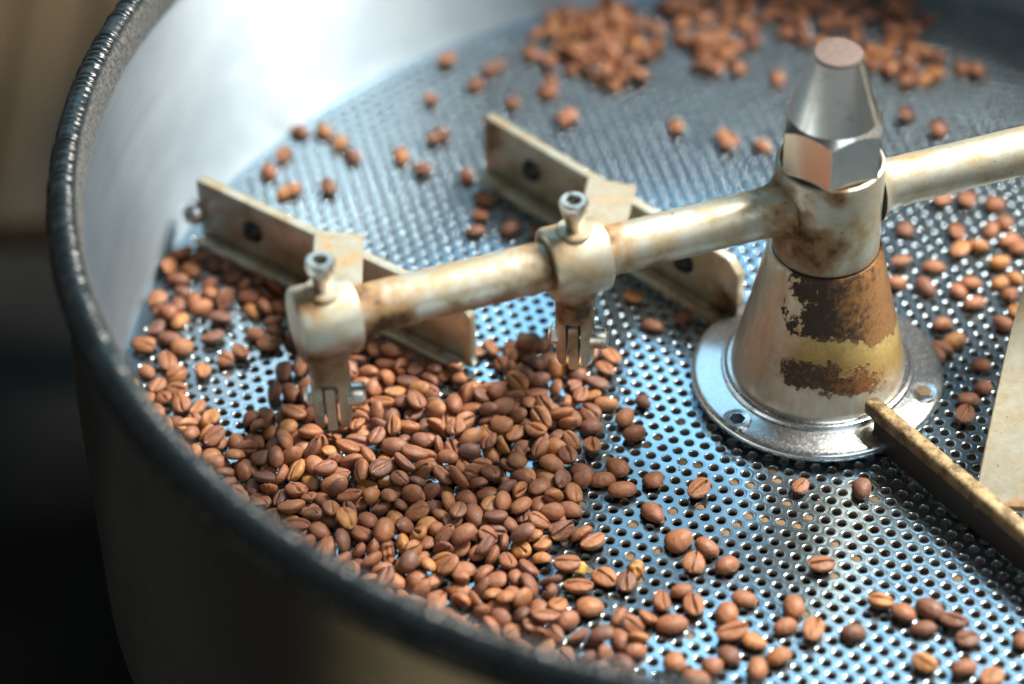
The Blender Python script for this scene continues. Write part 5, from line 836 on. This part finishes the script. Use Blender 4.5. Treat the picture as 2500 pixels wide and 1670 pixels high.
(7,0.81,-82.8,193.2,1.9,0.05,0.84,0.51,0.17),(12,0.84,-115,-4.8,1.7,0.04,-0.65,0.73,-0.22),(6,0.87,-126,-42.1,3,0.87,-0.39,0.28,0.14),(3,1,-73.8,-69.1,1.9,0.15,0.92,0.36,0.03),(14,1,-190.7,38.5,2.1,0.12,0.98,-0.14,-0.04),
(5,0.88,-110.2,-120.2,4.4,0.25,-0.92,-0.28,-0.13),(11,0.86,-56.2,-119,1.6,0.11,-0.89,-0.45,0.03),(11,0.86,-164.7,-73.8,3.9,0.09,0.61,0.79,-0.05),(9,0.8,-179.5,-36.2,4.2,0.62,0.02,-0.37,0.69),(6,0.97,-152.6,-5.7,5.8,0.49,-0.19,-0.55,-0.65),
(3,0.81,-113.7,-58.6,6.4,0.05,0.62,-0.78,0.02),(12,0.89,-133.2,-19.4,5.5,0.29,-0.66,0.68,-0.14),(2,0.9,-73.1,-16.7,3.6,0.06,-0.06,0.15,-0.98),(5,0.88,-196.4,-19.5,5.5,0.56,-0.04,-0.19,-0.8),(2,0.97,-153.9,-38.3,6.5,0.01,0.25,-0.97,0.07),
(14,0.96,-94.8,-68.4,6.6,0.11,0.23,-0.14,-0.96),(9,0.94,-110.7,-3.5,3.6,0.1,0.58,-0.4,-0.7),(11,0.97,-161.9,-61.4,5.4,0.1,0.97,-0.2,0.05),(14,0.96,-73.3,-109.7,6.2,0.19,0.07,-0.14,-0.97),(4,0.85,-100.2,-92.9,5.1,0.97,-0.12,0.05,0.22),
(8,0.81,-119.5,-25.9,3.1,0.53,-0.37,-0.71,0.27),(6,0.87,-155,28.4,1.7,0.85,0.04,0.03,0.53),(8,0.88,-115.1,-106.8,4.9,0.56,-0.81,-0,-0.17),(10,0.82,-82.6,-0.7,2.5,0.65,0.27,-0.33,-0.63),(0,0.98,-179.1,-53.8,5.8,0.79,-0.14,-0.47,0.38),
(3,0.93,-165,-11.3,4.9,0.11,-0.16,-0.98,0.08),(14,0.89,-126.9,-96.7,7.5,0.69,0.72,0.11,-0.05),(13,0.81,-148.4,-104.7,2.7,0.28,-0.78,-0.43,-0.37),(5,0.87,-84.9,-51.2,4.3,0.68,-0.67,0.09,0.29),(1,0.82,-169.5,-78.5,4.5,0.19,0.17,-0.97,-0.03),
(5,0.96,-84.7,-137.8,2.5,0.17,0.31,0.9,0.24)
]
def hdist(b):
    d = np.array(b[2:5])-CAM; return float(d@FW)
busy = [np.array(o.location)/MM for o in COL.objects if o.name.startswith('coffee_bean')]
SIM = [b for b in SIM if all((b[2]-q[0])**2+(b[3]-q[1])**2 > 36 for q in busy)]
SIM.sort(key=hdist)
NB = 300-len(busy)
def heap_place(u, v, loc):
    r = math.hypot(loc[0], loc[1])
    if r > 203: return 'at the left front rim' if u < 640 else 'at the middle front rim' if u < 1020 else 'at the right front rim'
    if math.hypot(u-800, v-1010) < 120: return 'under the left clamp fork'
    if v < 940 and u < 1270: return 'between the two clamp forks'
    if u < 760: return 'in the heap left of the left fork'
    if v < 1060 and u > 1200: return 'below the second clamp fork'
    if u > 1290: return 'on the right edge of the heap' if v < 1330 else 'in the lower right tail of the heap'
    if v < 1130: return 'in the upper middle of the heap' if u > 1000 else 'right of the left clamp fork'
    if v < 1260: return 'in the right heap middle' if u > 1060 else 'in the left heap middle'
    return 'in the lower heap, right half' if u > 1060 else 'in the lower heap, left half'
its = []
for b in SIM[:NB]:
    q = Quaternion(b[5:9]); o = bean(b[0], b[1], b[2:5], q, 'x', 'heaped beans along the front rim'); u, v = px(b[2:5])
    its.append((o, f'{tone_word(o.color[0])} bean {face_word(q)}', heap_place(u, v, b[2:5]), u))
labelize(its)
def mass(items):
    V, F, T, C, n = [], [], [], [], 0; lo = [bean_mesh(s, 14, 22) for s in range(NV)]; r = random.Random(8)
    for b in items:
        v, f, c = lo[b[0]]; R = np.array(Quaternion(b[5:9]).to_matrix())
        V.append((v*b[1])@R.T + np.array(b[2:5])); F += [tuple(i+n for i in q) for q in f]; n += len(v); T += [r.random()]*len(v); C.append(c)
    me = bpy.data.meshes.new('bean_mass'); me.from_pydata((np.vstack(V)*MM).tolist(), [], F); me.shade_smooth()
    a = me.attributes.new('tone', 'FLOAT', 'POINT'); a.data.foreach_set('value', np.array(T, np.float32))
    a = me.attributes.new('crease', 'FLOAT', 'POINT'); a.data.foreach_set('value', np.concatenate(C).astype(np.float32))
    me.materials.append(M_BEANS); o = bpy.data.objects.new('bean_mass', me); COL.objects.link(o)
    return tag(o, 'blurred drifts of brown beans against the far left wall and at the back', 'coffee beans', kind='stuff')
if SIM[NB:]: mass(SIM[NB:])

# ------------------------------------------------------------------ chaff: plugs in the holes, a golden skin, a shrivelled bean
def chaff():
    V, F, n = [], [], 0; r = random.Random(21)
    for c in holes:
        d = ((c[0]+55)/50)**2 + ((c[1]+62)/34)**2
        pr = .20 if d < 1 else .05 if d < 2.0 else .01
        if c[1] > 20 or r.random() > pr: continue
        m = 9; zc = -.35-.35*r.random(); ring = []
        for rr, zz in ((1.5, zc-.1), (.9, zc+.16*r.random()), (0, zc+.22*r.random())):
            if rr == 0: V.append((c[0], c[1], zz)); continue
            for i in range(m):
                t = 2*math.pi*i/m; V.append((c[0]+rr*math.cos(t), c[1]+rr*math.sin(t), zz+r.uniform(-.14, .14)))
        for i in range(m):
            j = (i+1) % m; F.append((n+i, n+j, n+m+j, n+m+i)); F.append((n+m+i, n+m+j, n+2*m))
        n += 2*m+1
    for k in range(220):                                  # loose dust crumbs
        u, v = r.uniform(1350, 2450), r.uniform(1080, 1660); p = unproj(u, v, .25); s = r.uniform(.15, .55)
        V += [(p[0]+s*r.uniform(-1, 1), p[1]+s*r.uniform(-1, 1), .05+s*r.random()*.8) for _ in range(4)]; F += [(n, n+1, n+2), (n, n+1, n+3), (n+1, n+2, n+3), (n, n+2, n+3)]; n += 4
    o = obj('chaff', V, F, M_CHAFF, None, False)
    return tag(o, 'tan chaff crumbs lodged in the sheet holes in front of the hub', 'chaff', kind='stuff')
chaff()
p = unproj(1432, 1378, 2.0)
V, F = [], []; rs = random.Random(6)
for i in range(13):
    t = -1.35+2.7*i/12
    for j in range(6): V.append((3.6*math.sin(t)+.12*rs.uniform(-1, 1), (-2.0+4.0*j/5)*(.72+.28*math.cos(t*1.3))+.18*rs.uniform(-1, 1), 2.6*math.cos(t)+.15*rs.uniform(-1, 1)-.5))
for i in range(12):
    for j in range(5):
        if not (4 <= i <= 7 and 1 <= j <= 2): F.append((i*6+j, i*6+j+1, (i+1)*6+j+1, (i+1)*6+j))
sk = obj('bean_skin', V, F, M_SKIN); sk.location = (p[0]*MM-.003, p[1]*MM, .0006); sk.rotation_euler = (.55, -.2, -.5)
md = sk.modifiers.new('thick', 'SOLIDIFY'); md.thickness = .0003
tag(sk, 'curled golden silverskin flake at the right edge of the heap', 'bean skin')
v, f, cr = bean_mesh(31, 26, 40); rr = np.random.RandomState(3)
nz = sum(np.sin(v@(rr.randn(3)*1.5)+rr.rand()*6) for _ in range(6))
v = v*(1+.05*nz[:, None])*np.array([.80, .85, 1.15])
p = unproj(1553, 1388, 2.4); sb = obj('shrivelled_bean', v, f, M_BEAN, None, True, 80)
sb.location = (p[0]*MM, p[1]*MM, .0027); sb.rotation_euler = (.2, .1, 1.2)
tag(sb, 'dark shrivelled lumpy bean alone on the sheet below the bean trio', 'coffee bean')
